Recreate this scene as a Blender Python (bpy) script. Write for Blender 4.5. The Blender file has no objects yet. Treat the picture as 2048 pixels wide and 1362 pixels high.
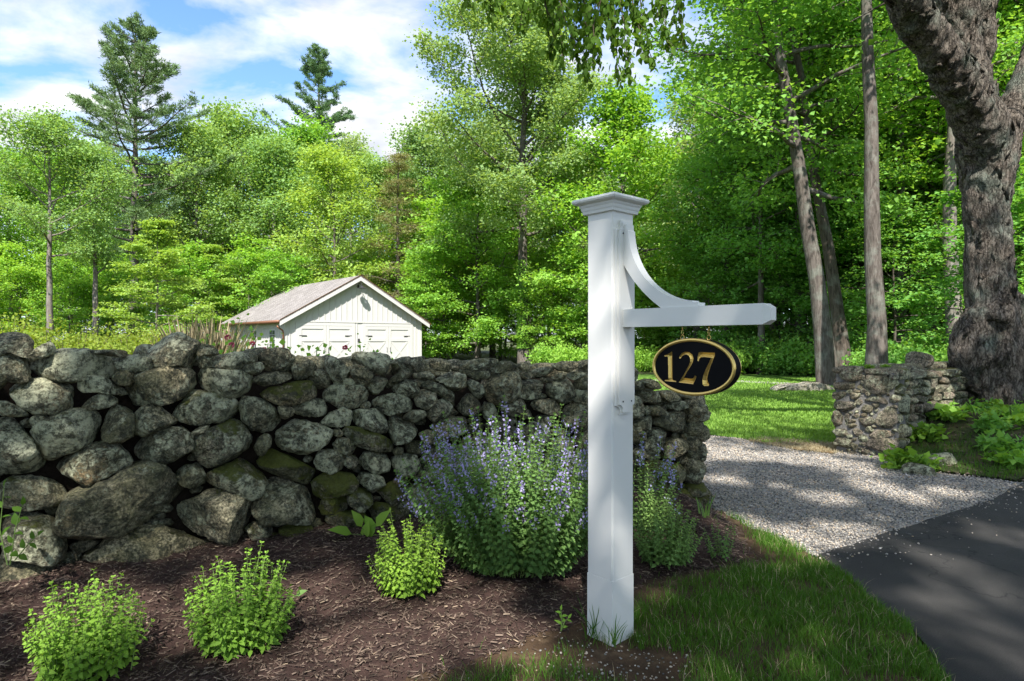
import bpy, bmesh, math, random
import numpy as np
from mathutils import Vector, Matrix

random.seed(7)
RNG = np.random.default_rng(7)
R_ = math.radians
S = bpy.context.scene
COL = S.collection

# ------------------------------------------------------------------ camera, sky, sun, exposure
F, CX, CY, EYE = 1280.0, 1024.0, 681.0, 1.42
cam_d = bpy.data.cameras.new('camera')
cam_d.sensor_width = 36.0
cam_d.lens = 36.0 * F / 2048.0
cam_d.clip_end = 3000
cam_d.clip_start = 0.05
cam = bpy.data.objects.new('camera', cam_d)
cam.location = (0, 0, EYE)
cam.rotation_euler = (R_(90), 0, 0)
COL.objects.link(cam)
S.camera = cam

SUN_EL = 50.0
SUN_AZ_VEC = (0.05, 1.0)          # horizontal travel direction of the light
world = bpy.data.worlds.new('World')
S.world = world
world.use_nodes = True
wn = world.node_tree
wn.nodes.clear()
def WN(t, **k):
    n = wn.nodes.new(t)
    for a, b in k.items(): setattr(n, a, b)
    return n
wo = WN('ShaderNodeOutputWorld'); wb = WN('ShaderNodeBackground')
sky = WN('ShaderNodeTexSky', sky_type='NISHITA', sun_disc=False)
sky.sun_elevation = R_(SUN_EL)
# the sun stands behind the camera: azimuth towards -Y
sky.sun_rotation = math.atan2(-SUN_AZ_VEC[0], -SUN_AZ_VEC[1])
sky.air_density = 1.0; sky.dust_density = 0.6; sky.ozone_density = 2.0
tc = WN('ShaderNodeTexCoord')
sep = WN('ShaderNodeSeparateXYZ'); wn.links.new(tc.outputs['Generated'], sep.inputs[0])
zc = WN('ShaderNodeMath', operation='MAXIMUM'); zc.inputs[1].default_value = 0.0
wn.links.new(sep.outputs[2], zc.inputs[0])
za = WN('ShaderNodeMath', operation='ADD'); za.inputs[1].default_value = 0.22
wn.links.new(zc.outputs[0], za.inputs[0])
dx = WN('ShaderNodeMath', operation='DIVIDE'); dy = WN('ShaderNodeMath', operation='DIVIDE')
wn.links.new(sep.outputs[0], dx.inputs[0]); wn.links.new(za.outputs[0], dx.inputs[1])
wn.links.new(sep.outputs[1], dy.inputs[0]); wn.links.new(za.outputs[0], dy.inputs[1])
cmb = WN('ShaderNodeCombineXYZ')
wn.links.new(dx.outputs[0], cmb.inputs[0]); wn.links.new(dy.outputs[0], cmb.inputs[1])
mp = WN('ShaderNodeMapping'); mp.inputs['Rotation'].default_value = (0, 0, R_(-38)); mp.inputs['Scale'].default_value = (1.0, 1.35, 1.0)
mp.inputs['Location'].default_value = (3.1, 1.7, 0)
wn.links.new(cmb.outputs[0], mp.inputs[0])
n1 = WN('ShaderNodeTexNoise'); n1.inputs['Scale'].default_value = 2.7; n1.inputs['Detail'].default_value = 7; n1.inputs['Roughness'].default_value = 0.56; n1.inputs['Distortion'].default_value = 0.25
wn.links.new(mp.outputs[0], n1.inputs['Vector'])
cr = WN('ShaderNodeValToRGB'); cr.color_ramp.elements[0].position = 0.39; cr.color_ramp.elements[1].position = 0.59
wn.links.new(n1.outputs['Fac'], cr.inputs[0])
n2 = WN('ShaderNodeTexNoise'); n2.inputs['Scale'].default_value = 3.6; n2.inputs['Detail'].default_value = 5
wn.links.new(mp.outputs[0], n2.inputs['Vector'])
cc = WN('ShaderNodeValToRGB')
cc.color_ramp.elements[0].position = 0.33; cc.color_ramp.elements[0].color = (2.3, 2.42, 2.68, 1)
cc.color_ramp.elements[1].position = 0.62; cc.color_ramp.elements[1].color = (3.7, 3.73, 3.82, 1)
wn.links.new(n2.outputs['Fac'], cc.inputs[0])
mx = WN('ShaderNodeMix', data_type='RGBA')
wn.links.new(cr.outputs[0], mx.inputs[0]); stn = WN('ShaderNodeMix', data_type='RGBA', blend_type='MULTIPLY'); stn.inputs[0].default_value = 1.0; stn.inputs[7].default_value = (0.62, 0.76, 0.92, 1)
wn.links.new(sky.outputs[0], stn.inputs[6]); wn.links.new(stn.outputs[2], mx.inputs[6]); wn.links.new(cc.outputs[0], mx.inputs[7])
wn.links.new(mx.outputs[2], wb.inputs[0])
wb.inputs[1].default_value = 0.145
wn.links.new(wb.outputs[0], wo.inputs[0])

sun_d = bpy.data.lights.new('sun', 'SUN')
sun_d.energy = 4.3
sun_d.angle = R_(0.53)
sun_d.color = (1.0, 0.965, 0.915)
sun = bpy.data.objects.new('sun', sun_d)
_h = Vector((SUN_AZ_VEC[0], SUN_AZ_VEC[1], 0)).normalized() * math.cos(R_(SUN_EL))
_d = Vector((_h.x, _h.y, -math.sin(R_(SUN_EL))))
sun.rotation_euler = _d.to_track_quat('-Z', 'Y').to_euler()
sun.location = (0, -20, 30)
COL.objects.link(sun)
SUNDIR = np.array(_d)

S.view_settings.view_transform = 'Standard'
S.view_settings.look = 'None'
S.view_settings.gamma = 1.0
S.view_settings.exposure = 1.34
S.view_settings.use_curve_mapping = False
S.render.engine = 'CYCLES'
S.cycles.max_bounces = 7; S.cycles.diffuse_bounces = 4; S.cycles.glossy_bounces = 2
S.cycles.transmission_bounces = 4; S.cycles.transparent_max_bounces = 4
S.cycles.use_denoising = True
S.cycles.sample_clamp_indirect = 6.0
S.cycles.caustics_reflective = False; S.cycles.caustics_refractive = False

# ------------------------------------------------------------------ small helpers
def G(px, py, z=0.0):
    d = np.array([(px - CX) / F, 1.0, (CY - py) / F])
    t = (z - EYE) / d[2]
    return np.array([d[0] * t, d[1] * t, z])
def AT(px, py, Y):
    return np.array([(px - CX) / F * Y, Y, EYE + (CY - py) / F * Y])

_perm = np.random.default_rng(3).permutation(256); _perm = np.concatenate([_perm, _perm, _perm])
_grad = np.random.default_rng(5).normal(size=(256, 3)); _grad /= np.linalg.norm(_grad, axis=1)[:, None]
def pn(p):
    p = np.asarray(p, float); i = np.floor(p).astype(int); f = p - i; i &= 255
    u = f * f * f * (f * (f * 6 - 15) + 10); out = np.zeros(len(p))
    for a in (0, 1):
        for b in (0, 1):
            for c in (0, 1):
                h = _perm[_perm[_perm[(i[:, 0] + a) & 255] + ((i[:, 1] + b) & 255)] + ((i[:, 2] + c) & 255)]
                d = (_grad[h] * (f - np.array([a, b, c]))).sum(1)
                w = (u[:, 0] if a else 1 - u[:, 0]) * (u[:, 1] if b else 1 - u[:, 1]) * (u[:, 2] if c else 1 - u[:, 2])
                out += d * w
    return out
def fbm(p, o=4, g=0.5):
    r = np.zeros(len(p)); a = 1.0; p = np.asarray(p, float)
    for k in range(o):
        r += a * pn(p + k * 17.3); p = p * 2.03; a *= g
    return r
def sstep(a, b, x):
    t = np.clip((x - a) / (b - a), 0, 1); return t * t * (3 - 2 * t)
def nrmz(v):
    return v / (np.linalg.norm(v, axis=-1, keepdims=True) + 1e-12)

def mesh_np(name, V, T, smooth=False, attrs=None, mats=None, midx=None):
    """triangle mesh from numpy"""
    me = bpy.data.meshes.new(name)
    V = np.ascontiguousarray(V, np.float32); T = np.ascontiguousarray(T, np.int32)
    me.vertices.add(len(V)); me.vertices.foreach_set('co', V.ravel())
    me.loops.add(T.size); me.loops.foreach_set('vertex_index', T.ravel())
    me.polygons.add(len(T))
    me.polygons.foreach_set('loop_start', np.arange(0, T.size, 3, dtype=np.int32))
    me.polygons.foreach_set('loop_total', np.full(len(T), 3, np.int32))
    if smooth: me.polygons.foreach_set('use_smooth', np.ones(len(T), bool))
    if midx is not None: me.polygons.foreach_set('material_index', np.asarray(midx, np.int32))
    for k, a in (attrs or {}).items():
        at = me.attributes.new(k, 'FLOAT', 'POINT'); at.data.foreach_set('value', np.ascontiguousarray(a, np.float32))
    for m in (mats or []): me.materials.append(m)
    me.update(); me.validate()
    return me
def link(name, me, parent=None, loc=None, kind=None, label=None, cat=None, group=None, rot=None):
    o = bpy.data.objects.new(name, me); COL.objects.link(o)
    if parent is not None: o.parent = parent
    if loc is not None: o.location = [float(c) for c in loc]
    if rot is not None: o.rotation_euler = rot
    if kind: o['kind'] = kind
    if label: o['label'] = label
    if cat: o['category'] = cat
    if group: o['group'] = group
    return o
def empty(name, loc=(0, 0, 0), label=None, cat=None, group=None, rz=0.0):
    return link(name, None, None, loc, None, label, cat, group, (0, 0, rz))

class MB:
    """collects boxes, prisms and tubes into one mesh"""
    def __init__(s): s.V = []; s.F = []; s.n = 0
    def add(s, V, Fc):
        V = [tuple(map(float, v)) for v in V]
        s.F += [tuple(int(i) + s.n for i in f) for f in Fc]; s.V += V; s.n += len(V)
    def box(s, lo, hi, M=None, ch=0.0):
        x0, y0, z0 = lo; x1, y1, z1 = hi
        V = np.array([(x, y, z) for x in (x0, x1) for y in (y0, y1) for z in (z0, z1)], float)
        if M is not None: V = V @ M[:3, :3].T + M[:3, 3]
        s.add(V, [(0, 1, 3, 2), (4, 6, 7, 5), (0, 4, 5, 1), (2, 3, 7, 6), (0, 2, 6, 4), (1, 5, 7, 3)])
    def prism(s, poly, axis, a0, a1, M=None):
        """poly 2D list; axis 'y' -> poly in xz, extruded along y etc."""
        n = len(poly); V = []
        for a in (a0, a1):
            for (u, v) in poly:
                V.append({'x': (a, u, v), 'y': (u, a, v), 'z': (u, v, a)}[axis])
        V = np.array(V, float)
        if M is not None: V = V @ M[:3, :3].T + M[:3, 3]
        Fc = [tuple(range(n)), tuple(range(2 * n - 1, n - 1, -1))] + [(i, i + n, (i + 1) % n + n, (i + 1) % n) for i in range(n)]
        s.add(V, Fc)
    def tube(s, P, r, k=8, caps=True):
        V, T = tube(P, r, k); s.add(V, T)
        if caps:
            n = len(P); s.F += [tuple(range(s.n - n * k, s.n - n * k + k))[::-1], tuple(range(s.n - k, s.n))]
    def build(s, name, m, parent=None, smooth=False, bevel=0.0, **kw):
        me = bpy.data.meshes.new(name); me.from_pydata(s.V, [], s.F); me.materials.append(m)
        bm = bmesh.new(); bm.from_mesh(me); bmesh.ops.recalc_face_normals(bm, faces=bm.faces)
        if bevel > 0:
            ed = [e for e in bm.edges if len(e.link_faces) == 2 and e.calc_face_angle(0) > 0.6]
            bmesh.ops.bevel(bm, geom=ed, offset=bevel, segments=2, affect='EDGES', clamp_overlap=True, profile=0.5)
        bm.to_mesh(me); bm.free()
        if smooth:
            me.polygons.foreach_set('use_smooth', np.ones(len(me.polygons), bool))
        me.update()
        return link(name, me, parent, **kw)

def tube(P, r, k=6):
    P = np.asarray(P, float); n = len(P); r = np.broadcast_to(np.asarray(r, float), (n,))
    T = np.gradient(P, axis=0); T = nrmz(T)
    ref = np.array([0, 0, 1.0]) if abs(T[:, 2]).mean() < 0.8 else np.array([1.0, 0, 0])
    A = nrmz(np.cross(T, ref)); B = np.cross(T, A)
    th = np.linspace(0, 2 * np.pi, k, endpoint=False)
    V = P[:, None, :] + r[:, None, None] * (np.cos(th)[None, :, None] * A[:, None, :] + np.sin(th)[None, :, None] * B[:, None, :])
    i = np.arange(n - 1)[:, None] * k; j = np.arange(k)[None, :]; j2 = (j + 1) % k
    a = (i + j).ravel(); b = (i + j2).ravel(); c = (i + k + j2).ravel(); d = (i + k + j).ravel()
    return V.reshape(-1, 3), np.concatenate([np.stack([a, b, c], 1), np.stack([a, c, d], 1)])
class NP:
    """collects triangle arrays"""
    def __init__(s): s.V = []; s.T = []; s.n = 0; s.A = []
    def add(s, V, T, a=0.0):
        s.V.append(V); s.T.append(np.asarray(T) + s.n); s.n += len(V); s.A.append(np.broadcast_to(np.asarray(a, float), (len(V),)))
    def mesh(s, name, m, smooth=False):
        return mesh_np(name, np.concatenate(s.V), np.concatenate(s.T), smooth, {'tint': np.concatenate(s.A)}, [m])

# ------------------------------------------------------------------ materials
def mat(name, rough=0.8, spec=0.3):
    m = bpy.data.materials.new(name); m.use_nodes = True; nt = m.node_tree
    b = nt.nodes['Principled BSDF']; b.inputs['Roughness'].default_value = rough; b.inputs['Specular IOR Level'].default_value = spec
    return m, nt, b
def nd(nt, t, ins=None, **k):
    n = nt.nodes.new(t)
    for a, b in k.items(): setattr(n, a, b)
    for a, b in (ins or {}).items():
        if hasattr(b, 'is_output') or isinstance(b, bpy.types.NodeSocket): nt.links.new(b, n.inputs[a])
        else: n.inputs[a].default_value = b
    return n
def c4(c): return (c[0], c[1], c[2], 1.0)
def ramp(nt, fac, stops):
    n = nt.nodes.new('ShaderNodeValToRGB'); e = n.color_ramp.elements
    while len(e) < len(stops): e.new(0.5)
    for i, (p, c) in enumerate(stops):
        e[i].position = p; e[i].color = c4(c) if hasattr(c, '__len__') else (c, c, c, 1)
    nt.links.new(fac, n.inputs[0]); return n.outputs[0]
def noise(nt, vec, scale, detail=4, rough=0.5, dist=0.0):
    n = nd(nt, 'ShaderNodeTexNoise', {'Scale': scale, 'Detail': detail, 'Roughness': rough, 'Distortion': dist})
    if vec is not None: nt.links.new(vec, n.inputs['Vector'])
    return n.outputs['Fac']
def mixc(nt, fac, a, b, mode='MIX'):
    n = nt.nodes.new('ShaderNodeMix'); n.data_type = 'RGBA'; n.blend_type = mode
    for i, v in ((0, fac), (6, a), (7, b)):
        if isinstance(v, bpy.types.NodeSocket): nt.links.new(v, n.inputs[i])
        else: n.inputs[i].default_value = v if i == 0 else c4(v)
    return n.outputs[2]
def mth(nt, op, a, b=0.0, clamp=False):
    n = nt.nodes.new('ShaderNodeMath'); n.operation = op; n.use_clamp = clamp
    for i, v in ((0, a), (1, b)):
        if isinstance(v, bpy.types.NodeSocket): nt.links.new(v, n.inputs[i])
        else: n.inputs[i].default_value = v
    return n.outputs[0]
def bump(nt, b, h, strength=0.5, dist=0.01):
    n = nd(nt, 'ShaderNodeBump', {'Strength': strength, 'Distance': dist}); nt.links.new(h, n.inputs['Height'])
    nt.links.new(n.outputs[0], b.inputs['Normal'])
def attr(nt, name, typ='GEOMETRY'):
    n = nt.nodes.new('ShaderNodeAttribute'); n.attribute_name = name; n.attribute_type = typ; return n.outputs['Fac']
def wpos(nt): return nt.nodes.new('ShaderNodeNewGeometry').outputs['Position']
def objc(nt): return nt.nodes.new('ShaderNodeTexCoord').outputs['Object']
def obrand(nt): return nt.nodes.new('ShaderNodeObjectInfo').outputs['Random']

def stone_mat(name, dark, mid, light, lichen=(0.54, 0.53, 0.36), scale=1.0, warm=(0.22, 0.13, 0.06)):
    m, nt, b = mat(name, 0.88, 0.25)
    p = wpos(nt); rnd = obrand(nt)
    off = nd(nt, 'ShaderNodeVectorMath', {0: p}, operation='ADD'); cx = nd(nt, 'ShaderNodeCombineXYZ')
    for i, k in enumerate((13.0, 29.0, 47.0)): nt.links.new(mth(nt, 'MULTIPLY', rnd, k), cx.inputs[i])
    nt.links.new(cx.outputs[0], off.inputs[1]); v = off.outputs[0]
    big = noise(nt, v, 5 * scale, 5, 0.6); fine = noise(nt, v, 70 * scale, 4, 0.65); med = noise(nt, v, 22 * scale, 6, 0.62, 0.4)
    col = ramp(nt, big, [(0.28, dark), (0.5, mid), (0.72, light)])
    # every stone has its own shade
    tone = ramp(nt, rnd, [(0.0, (0.62, 0.62, 0.60)), (0.5, (1.0, 1.0, 0.97)), (1.0, (1.32, 1.25, 1.12))])
    col = mixc(nt, 1.0, col, tone, 'MULTIPLY')
    col = mixc(nt, ramp(nt, noise(nt, v, 3.3 * scale, 4, 0.6), [(0.56, 0.0), (0.72, 0.55)]), col, warm)
    speck = ramp(nt, fine, [(0.36, 0.22), (0.5, 1.0), (0.62, 1.9)])
    col = mixc(nt, 1.0, col, speck, 'MULTIPLY')
    film = ramp(nt, noise(nt, v, 2.6 * scale, 5, 0.6), [(0.42, 0.0), (0.62, 0.55)])
    col = mixc(nt, film, col, (0.115, 0.118, 0.052))
    # lichen crusts
    la = attr(nt, 'lichen', 'OBJECT')
    lf = mth(nt, 'ADD', mth(nt, 'MULTIPLY', noise(nt, v, 4.5 * scale, 3, 0.5), 0.42), mth(nt, 'MULTIPLY', noise(nt, v, 30 * scale, 9, 0.78, 0.5), 0.70))
    lf = mth(nt, 'ADD', mth(nt, 'ADD', lf, 0.012), mth(nt, 'MULTIPLY', la, 0.12))
    lmask = ramp(nt, lf, [(0.585, 0.0), (0.635, 1.0)])
    lcol = mixc(nt, fine, (lichen[0] * .55, lichen[1] * .58, lichen[2] * .55), lichen)
    col = mixc(nt, mth(nt, 'MULTIPLY', lmask, 0.85), col, lcol)
    # black-green algae blotches
    am = ramp(nt, noise(nt, v, 16 * scale, 10, 0.82), [(0.47, 0.0), (0.57, 0.88)])
    col = mixc(nt, am, col, (0.030, 0.031, 0.020))
    # moss cushions
    ma = attr(nt, 'moss', 'OBJECT')
    geo = nt.nodes.new('ShaderNodeNewGeometry'); sp = nd(nt, 'ShaderNodeSeparateXYZ', {0: geo.outputs['Normal']})
    mf = mth(nt, 'ADD', mth(nt, 'MULTIPLY', sp.outputs[2], 0.20), mth(nt, 'MULTIPLY', noise(nt, v, 9 * scale, 9, 0.75), 1.05))
    mf = mth(nt, 'ADD', mf, mth(nt, 'MULTIPLY', ma, 0.43))
    mmask = ramp(nt, mf, [(0.82, 0.0), (0.93, 0.92)])
    mcol = mixc(nt, noise(nt, v, 45, 4, 0.7), (0.018, 0.024, 0.004), (0.22, 0.24, 0.035))
    col = mixc(nt, mmask, col, mcol)
    nt.links.new(col, b.inputs['Base Color'])
    h = mth(nt, 'ADD', mth(nt, 'MULTIPLY', med, 1.0), mth(nt, 'MULTIPLY', fine, 0.45))
    h = mth(nt, 'ADD', h, mth(nt, 'MULTIPLY', lmask, 0.25)); h = mth(nt, 'ADD', h, mth(nt, 'MULTIPLY', mth(nt, 'MULTIPLY', mmask, noise(nt, v, 120, 3, 0.7)), 1.6))
    bump(nt, b, h, 1.0, 0.026)
    return m
M_STONE = stone_mat('field_stone', (0.105, 0.090, 0.056), (0.235, 0.205, 0.134), (0.40, 0.355, 0.250))
M_PSTONE = stone_mat('pillar_stone', (0.10, 0.080, 0.062), (0.205, 0.165, 0.130), (0.31, 0.265, 0.22), scale=1.3)
M_ROCK = stone_mat('bare_rock', (0.22, 0.20, 0.17), (0.36, 0.33, 0.28), (0.45, 0.42, 0.36))

def simple(name, col, rough=0.7, spec=0.3, var=0.0, sc=8.0, bmp=0.0, bsc=60.0, bd=0.004, metal=0.0, sx=(1, 1, 1)):
    m, nt, b = mat(name, rough, spec); b.inputs['Metallic'].default_value = metal
    mpn = nd(nt, 'ShaderNodeMapping', {0: objc(nt), 'Scale': sx}); v = mpn.outputs[0]
    n = noise(nt, v, sc, 5, 0.6)
    c = mixc(nt, n, tuple(x * (1 - var) for x in col), tuple(min(1, x * (1 + var)) for x in col))
    nt.links.new(c, b.inputs['Base Color'])
    if bmp: bump(nt, b, noise(nt, v, bsc, 4, 0.6), bmp, bd)
    return m
M_PAINT = simple('white_paint', (0.69, 0.675, 0.64), 0.38, 0.45, 0.025, 3, 0.03, 160, 0.0006, sx=(1, 1, 0.08))
M_SIDING = simple('white_siding', (0.53, 0.515, 0.49), 0.55, 0.3, 0.02, 3)
M_SCREW = simple('black_screw', (0.02, 0.02, 0.02), 0.5)
M_BLACK = simple('black_smalt', (0.003, 0.003, 0.0035), 0.75, 0.12, 0.2, 300, 0.3, 900, 0.0008)
M_GOLD = simple('gold_leaf', (0.75, 0.52, 0.16), 0.33, 0.5, 0.10, 60, 0.15, 200, 0.0008, metal=0.85)
M_IRON = simple('dark_iron', (0.03, 0.03, 0.032), 0.5)
M_COPPER = simple('copper_gutter', (0.23, 0.105, 0.06), 0.45, 0.5, 0.25, 5, metal=0.5)
M_GLASS = simple('window_glass', (0.05, 0.06, 0.065), 0.08, 0.6)
M_MORTAR = simple('mortar', (0.20, 0.188, 0.170), 0.95, 0.15, 0.35, 22, 1.0, 60, 0.03)
M_EARTH = simple('packed_earth', (0.022, 0.016, 0.011), 0.95, 0.1, 0.4, 12, 0.9, 60, 0.02)

def shingle_mat():
    m, nt, b = mat('roof_shingle', 0.9, 0.15)
    tc_ = objc(nt); mp_ = nd(nt, 'ShaderNodeMapping', {0: tc_})
    br = nd(nt, 'ShaderNodeTexBrick', {'Vector': mp_.outputs[0], 'Color1': c4((0.21, 0.195, 0.185)), 'Color2': c4((0.33, 0.31, 0.30)), 'Mortar': c4((0.10, 0.088, 0.082)),
        'Scale': 1.0, 'Mortar Size': 0.012, 'Brick Width': 0.32, 'Row Height': 0.15, 'Bias': 0.0})
    c = mixc(nt, 0.55, br.outputs['Color'], ramp(nt, noise(nt, tc_, 5, 5, 0.65), [(0.3, (0.6, 0.58, 0.57)), (0.7, (1.15, 1.1, 1.05))]), 'MULTIPLY')
    nt.links.new(c, b.inputs['Base Color']); bump(nt, b, br.outputs['Fac'], -0.6, 0.02); return m
M_SHINGLE = shingle_mat()

def bark_mat(name, c0, c1, c2, sz=(9, 9, 1.6), strength=0.9, dist=0.03, lich=(0.26, 0.29, 0.24), lamt=0.0):
    m, nt, b = mat(name, 0.92, 0.15)
    v = nd(nt, 'ShaderNodeMapping', {0: objc(nt), 'Scale': sz}).outputs[0]
    n = noise(nt, v, 1.6, 6, 0.68, 0.6); n2_ = noise(nt, objc(nt), 1.1, 3)
    c = ramp(nt, n, [(0.33, c0), (0.5, c1), (0.68, c2)])
    c = mixc(nt, ramp(nt, noise(nt, objc(nt), 2.1, 5, 0.62), [(0.5, 0.0), (0.66, lamt)]), c, lich)
    nt.links.new(c, b.inputs['Base Color']); bump(nt, b, n, strength, dist); return m
M_BARK = bark_mat('grey_bark', (0.042, 0.034, 0.028), (0.105, 0.088, 0.075), (0.175, 0.150, 0.130), lamt=0.35)
M_BARKP = bark_mat('pale_bark', (0.075, 0.062, 0.052), (0.165, 0.142, 0.122), (0.26, 0.228, 0.198), lamt=0.4)
M_BARKD = bark_mat('dark_bark', (0.030, 0.024, 0.019), (0.075, 0.060, 0.048), (0.13, 0.105, 0.085), lamt=0.3)
def old_bark():
    m, nt, b = mat('plated_bark', 0.93, 0.15)
    o = objc(nt); v = nd(nt, 'ShaderNodeMapping', {0: o, 'Scale': (9.0, 9.0, 2.8)}).outputs[0]
    vo = nd(nt, 'ShaderNodeTexVoronoi', {'Scale': 1.7, 'Randomness': 1.0}, feature='DISTANCE_TO_EDGE')
    dn = nd(nt, 'ShaderNodeTexNoise', {'Vector': v, 'Scale': 1.4, 'Detail': 5.0, 'Roughness': 0.65})
    vm = nd(nt, 'ShaderNodeVectorMath', {0: v}, operation='ADD'); vs = nd(nt, 'ShaderNodeVectorMath', {0: dn.outputs['Color'], 'Scale': 1.6}, operation='SCALE')
    nt.links.new(vs.outputs[0], vm.inputs[1]); nt.links.new(vm.outputs[0], vo.inputs['Vector'])
    crack = ramp(nt, vo.outputs['Distance'], [(0.0, 0.35), (0.08, 0.85), (0.25, 1.0)])
    n = noise(nt, v, 3.2, 7, 0.7, 0.8); f = noise(nt, o, 34, 5, 0.7)
    c = ramp(nt, n, [(0.30, (0.055, 0.044, 0.035)), (0.5, (0.175, 0.147, 0.120)), (0.70, (0.32, 0.280, 0.240))])
    c = mixc(nt, 0.75, c, ramp(nt, f, [(0.3, (0.5, 0.5, 0.5)), (0.7, (1.35, 1.32, 1.28))]), 'MULTIPLY')
    c = mixc(nt, ramp(nt, noise(nt, o, 1.7, 5, 0.6), [(0.50, 0.0), (0.66, 0.7)]), c, (0.17, 0.205, 0.165))
    c = mixc(nt, crack, (0.020, 0.016, 0.012), c)
    nt.links.new(c, b.inputs['Base Color'])
    h = mth(nt, 'ADD', mth(nt, 'MULTIPLY', crack, 0.8), mth(nt, 'MULTIPLY', n, 1.0)); h = mth(nt, 'ADD', h, mth(nt, 'MULTIPLY', f, 0.3))
    bump(nt, b, h, 1.0, 0.05); return m
M_OLDBARK = old_bark()

def leaf_mat(name, c0, c1, c2, trans=0.42, tcol=None, rough=0.6, spec=0.14):
    """thin leaf: reflecting plus transmitting, colour varies leaf by leaf"""
    m, nt, b = mat(name, rough, spec)
    t = attr(nt, 'tint'); rn = obrand(nt)
    lp = lambda a, b, k: tuple(x + (y - x) * k for x, y in zip(a, b))
    c = ramp(nt, t, [(0.0, lp(c1, c0, .5)), (0.5, c1), (1.0, lp(c1, c2, .45))])
    tone = ramp(nt, rn, [(0.0, (0.86, 0.92, 0.90)), (1.0, (1.14, 1.06, 1.0))])
    c = mixc(nt, 1.0, c, tone, 'MULTIPLY')
    nt.links.new(c, b.inputs['Base Color'])
    tr = nt.nodes.new('ShaderNodeBsdfTranslucent')
    tc2 = mixc(nt, 1.0, c, tcol or (1.5, 1.35, 0.55), 'MULTIPLY'); nt.links.new(tc2, tr.inputs[0])
    ms = nt.nodes.new('ShaderNodeMixShader'); ms.inputs[0].default_value = trans
    nt.links.new(b.outputs[0], ms.inputs[1]); nt.links.new(tr.outputs[0], ms.inputs[2])
    nt.links.new(ms.outputs[0], nt.nodes['Material Output'].inputs[0]); return m
L_MID = leaf_mat('leaf_green', (0.114, 0.215, 0.078), (0.228, 0.389, 0.125), (0.408, 0.566, 0.199))
L_MAPLE = leaf_mat('leaf_maple', (0.123, 0.255, 0.049), (0.248, 0.464, 0.075), (0.412, 0.627, 0.121))
L_LIME = leaf_mat('leaf_lime', (0.188, 0.309, 0.072), (0.338, 0.491, 0.109), (0.508, 0.619, 0.181))
L_OAK = leaf_mat('leaf_oak', (0.130, 0.226, 0.088), (0.245, 0.380, 0.139), (0.427, 0.546, 0.224))
L_ASH = leaf_mat('leaf_ash', (0.171, 0.268, 0.125), (0.293, 0.407, 0.195), (0.452, 0.557, 0.291))
L_WOOD = leaf_mat('leaf_woodland', (0.079, 0.208, 0.056), (0.180, 0.385, 0.080), (0.341, 0.574, 0.128))
L_PINE = leaf_mat('needle_pine', (0.076, 0.147, 0.069), (0.147, 0.245, 0.109), (0.256, 0.353, 0.160), 0.2)
L_HEM = leaf_mat('needle_hemlock', (0.110, 0.138, 0.055), (0.212, 0.230, 0.092), (0.350, 0.322, 0.147), 0.25)
L_HEDGE = leaf_mat('leaf_hedge', (0.127, 0.201, 0.027), (0.231, 0.310, 0.046), (0.347, 0.401, 0.083))
L_CAT = leaf_mat('leaf_catmint', (0.109, 0.198, 0.063), (0.167, 0.284, 0.079), (0.261, 0.396, 0.111), 0.35)
L_CATB = leaf_mat('leaf_catmint_young', (0.121, 0.237, 0.033), (0.187, 0.341, 0.044), (0.286, 0.440, 0.077), 0.35)
L_NEAR = leaf_mat('leaf_overhanging', (0.044, 0.110, 0.013), (0.077, 0.165, 0.020), (0.121, 0.220, 0.033), 0.5)
L_GRASS = leaf_mat('grass_blade', (0.035, 0.098, 0.012), (0.069, 0.173, 0.019), (0.138, 0.252, 0.040), 0.35)
L_LAWN = leaf_mat('lawn_blade', (0.115, 0.228, 0.039), (0.184, 0.335, 0.056), (0.286, 0.427, 0.096), 0.35)
L_STRAW = leaf_mat('dry_reed', (0.30, 0.24, 0.14), (0.42, 0.34, 0.21), (0.55, 0.47, 0.32), 0.2, (1, 1, 0.9))
L_FLOWER = leaf_mat('lavender_petal', (0.25, 0.23, 0.50), (0.38, 0.35, 0.64), (0.55, 0.52, 0.76), 0.3, (1, 1, 1.1))
L_PALEF = leaf_mat('pale_flower', (0.36, 0.34, 0.42), (0.48, 0.46, 0.54), (0.6, 0.58, 0.62), 0.3, (1, 1, 1))
L_ROSE = leaf_mat('rose_petal', (0.50, 0.06, 0.12), (0.65, 0.12, 0.20), (0.75, 0.25, 0.33), 0.2, (1, .8, .8))
M_STEM = simple('green_stem', (0.13, 0.20, 0.05), 0.6, 0.3, 0.3, 30)
M_TWIG = simple('brown_twig', (0.09, 0.065, 0.045), 0.8, 0.2, 0.3, 30)

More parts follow.
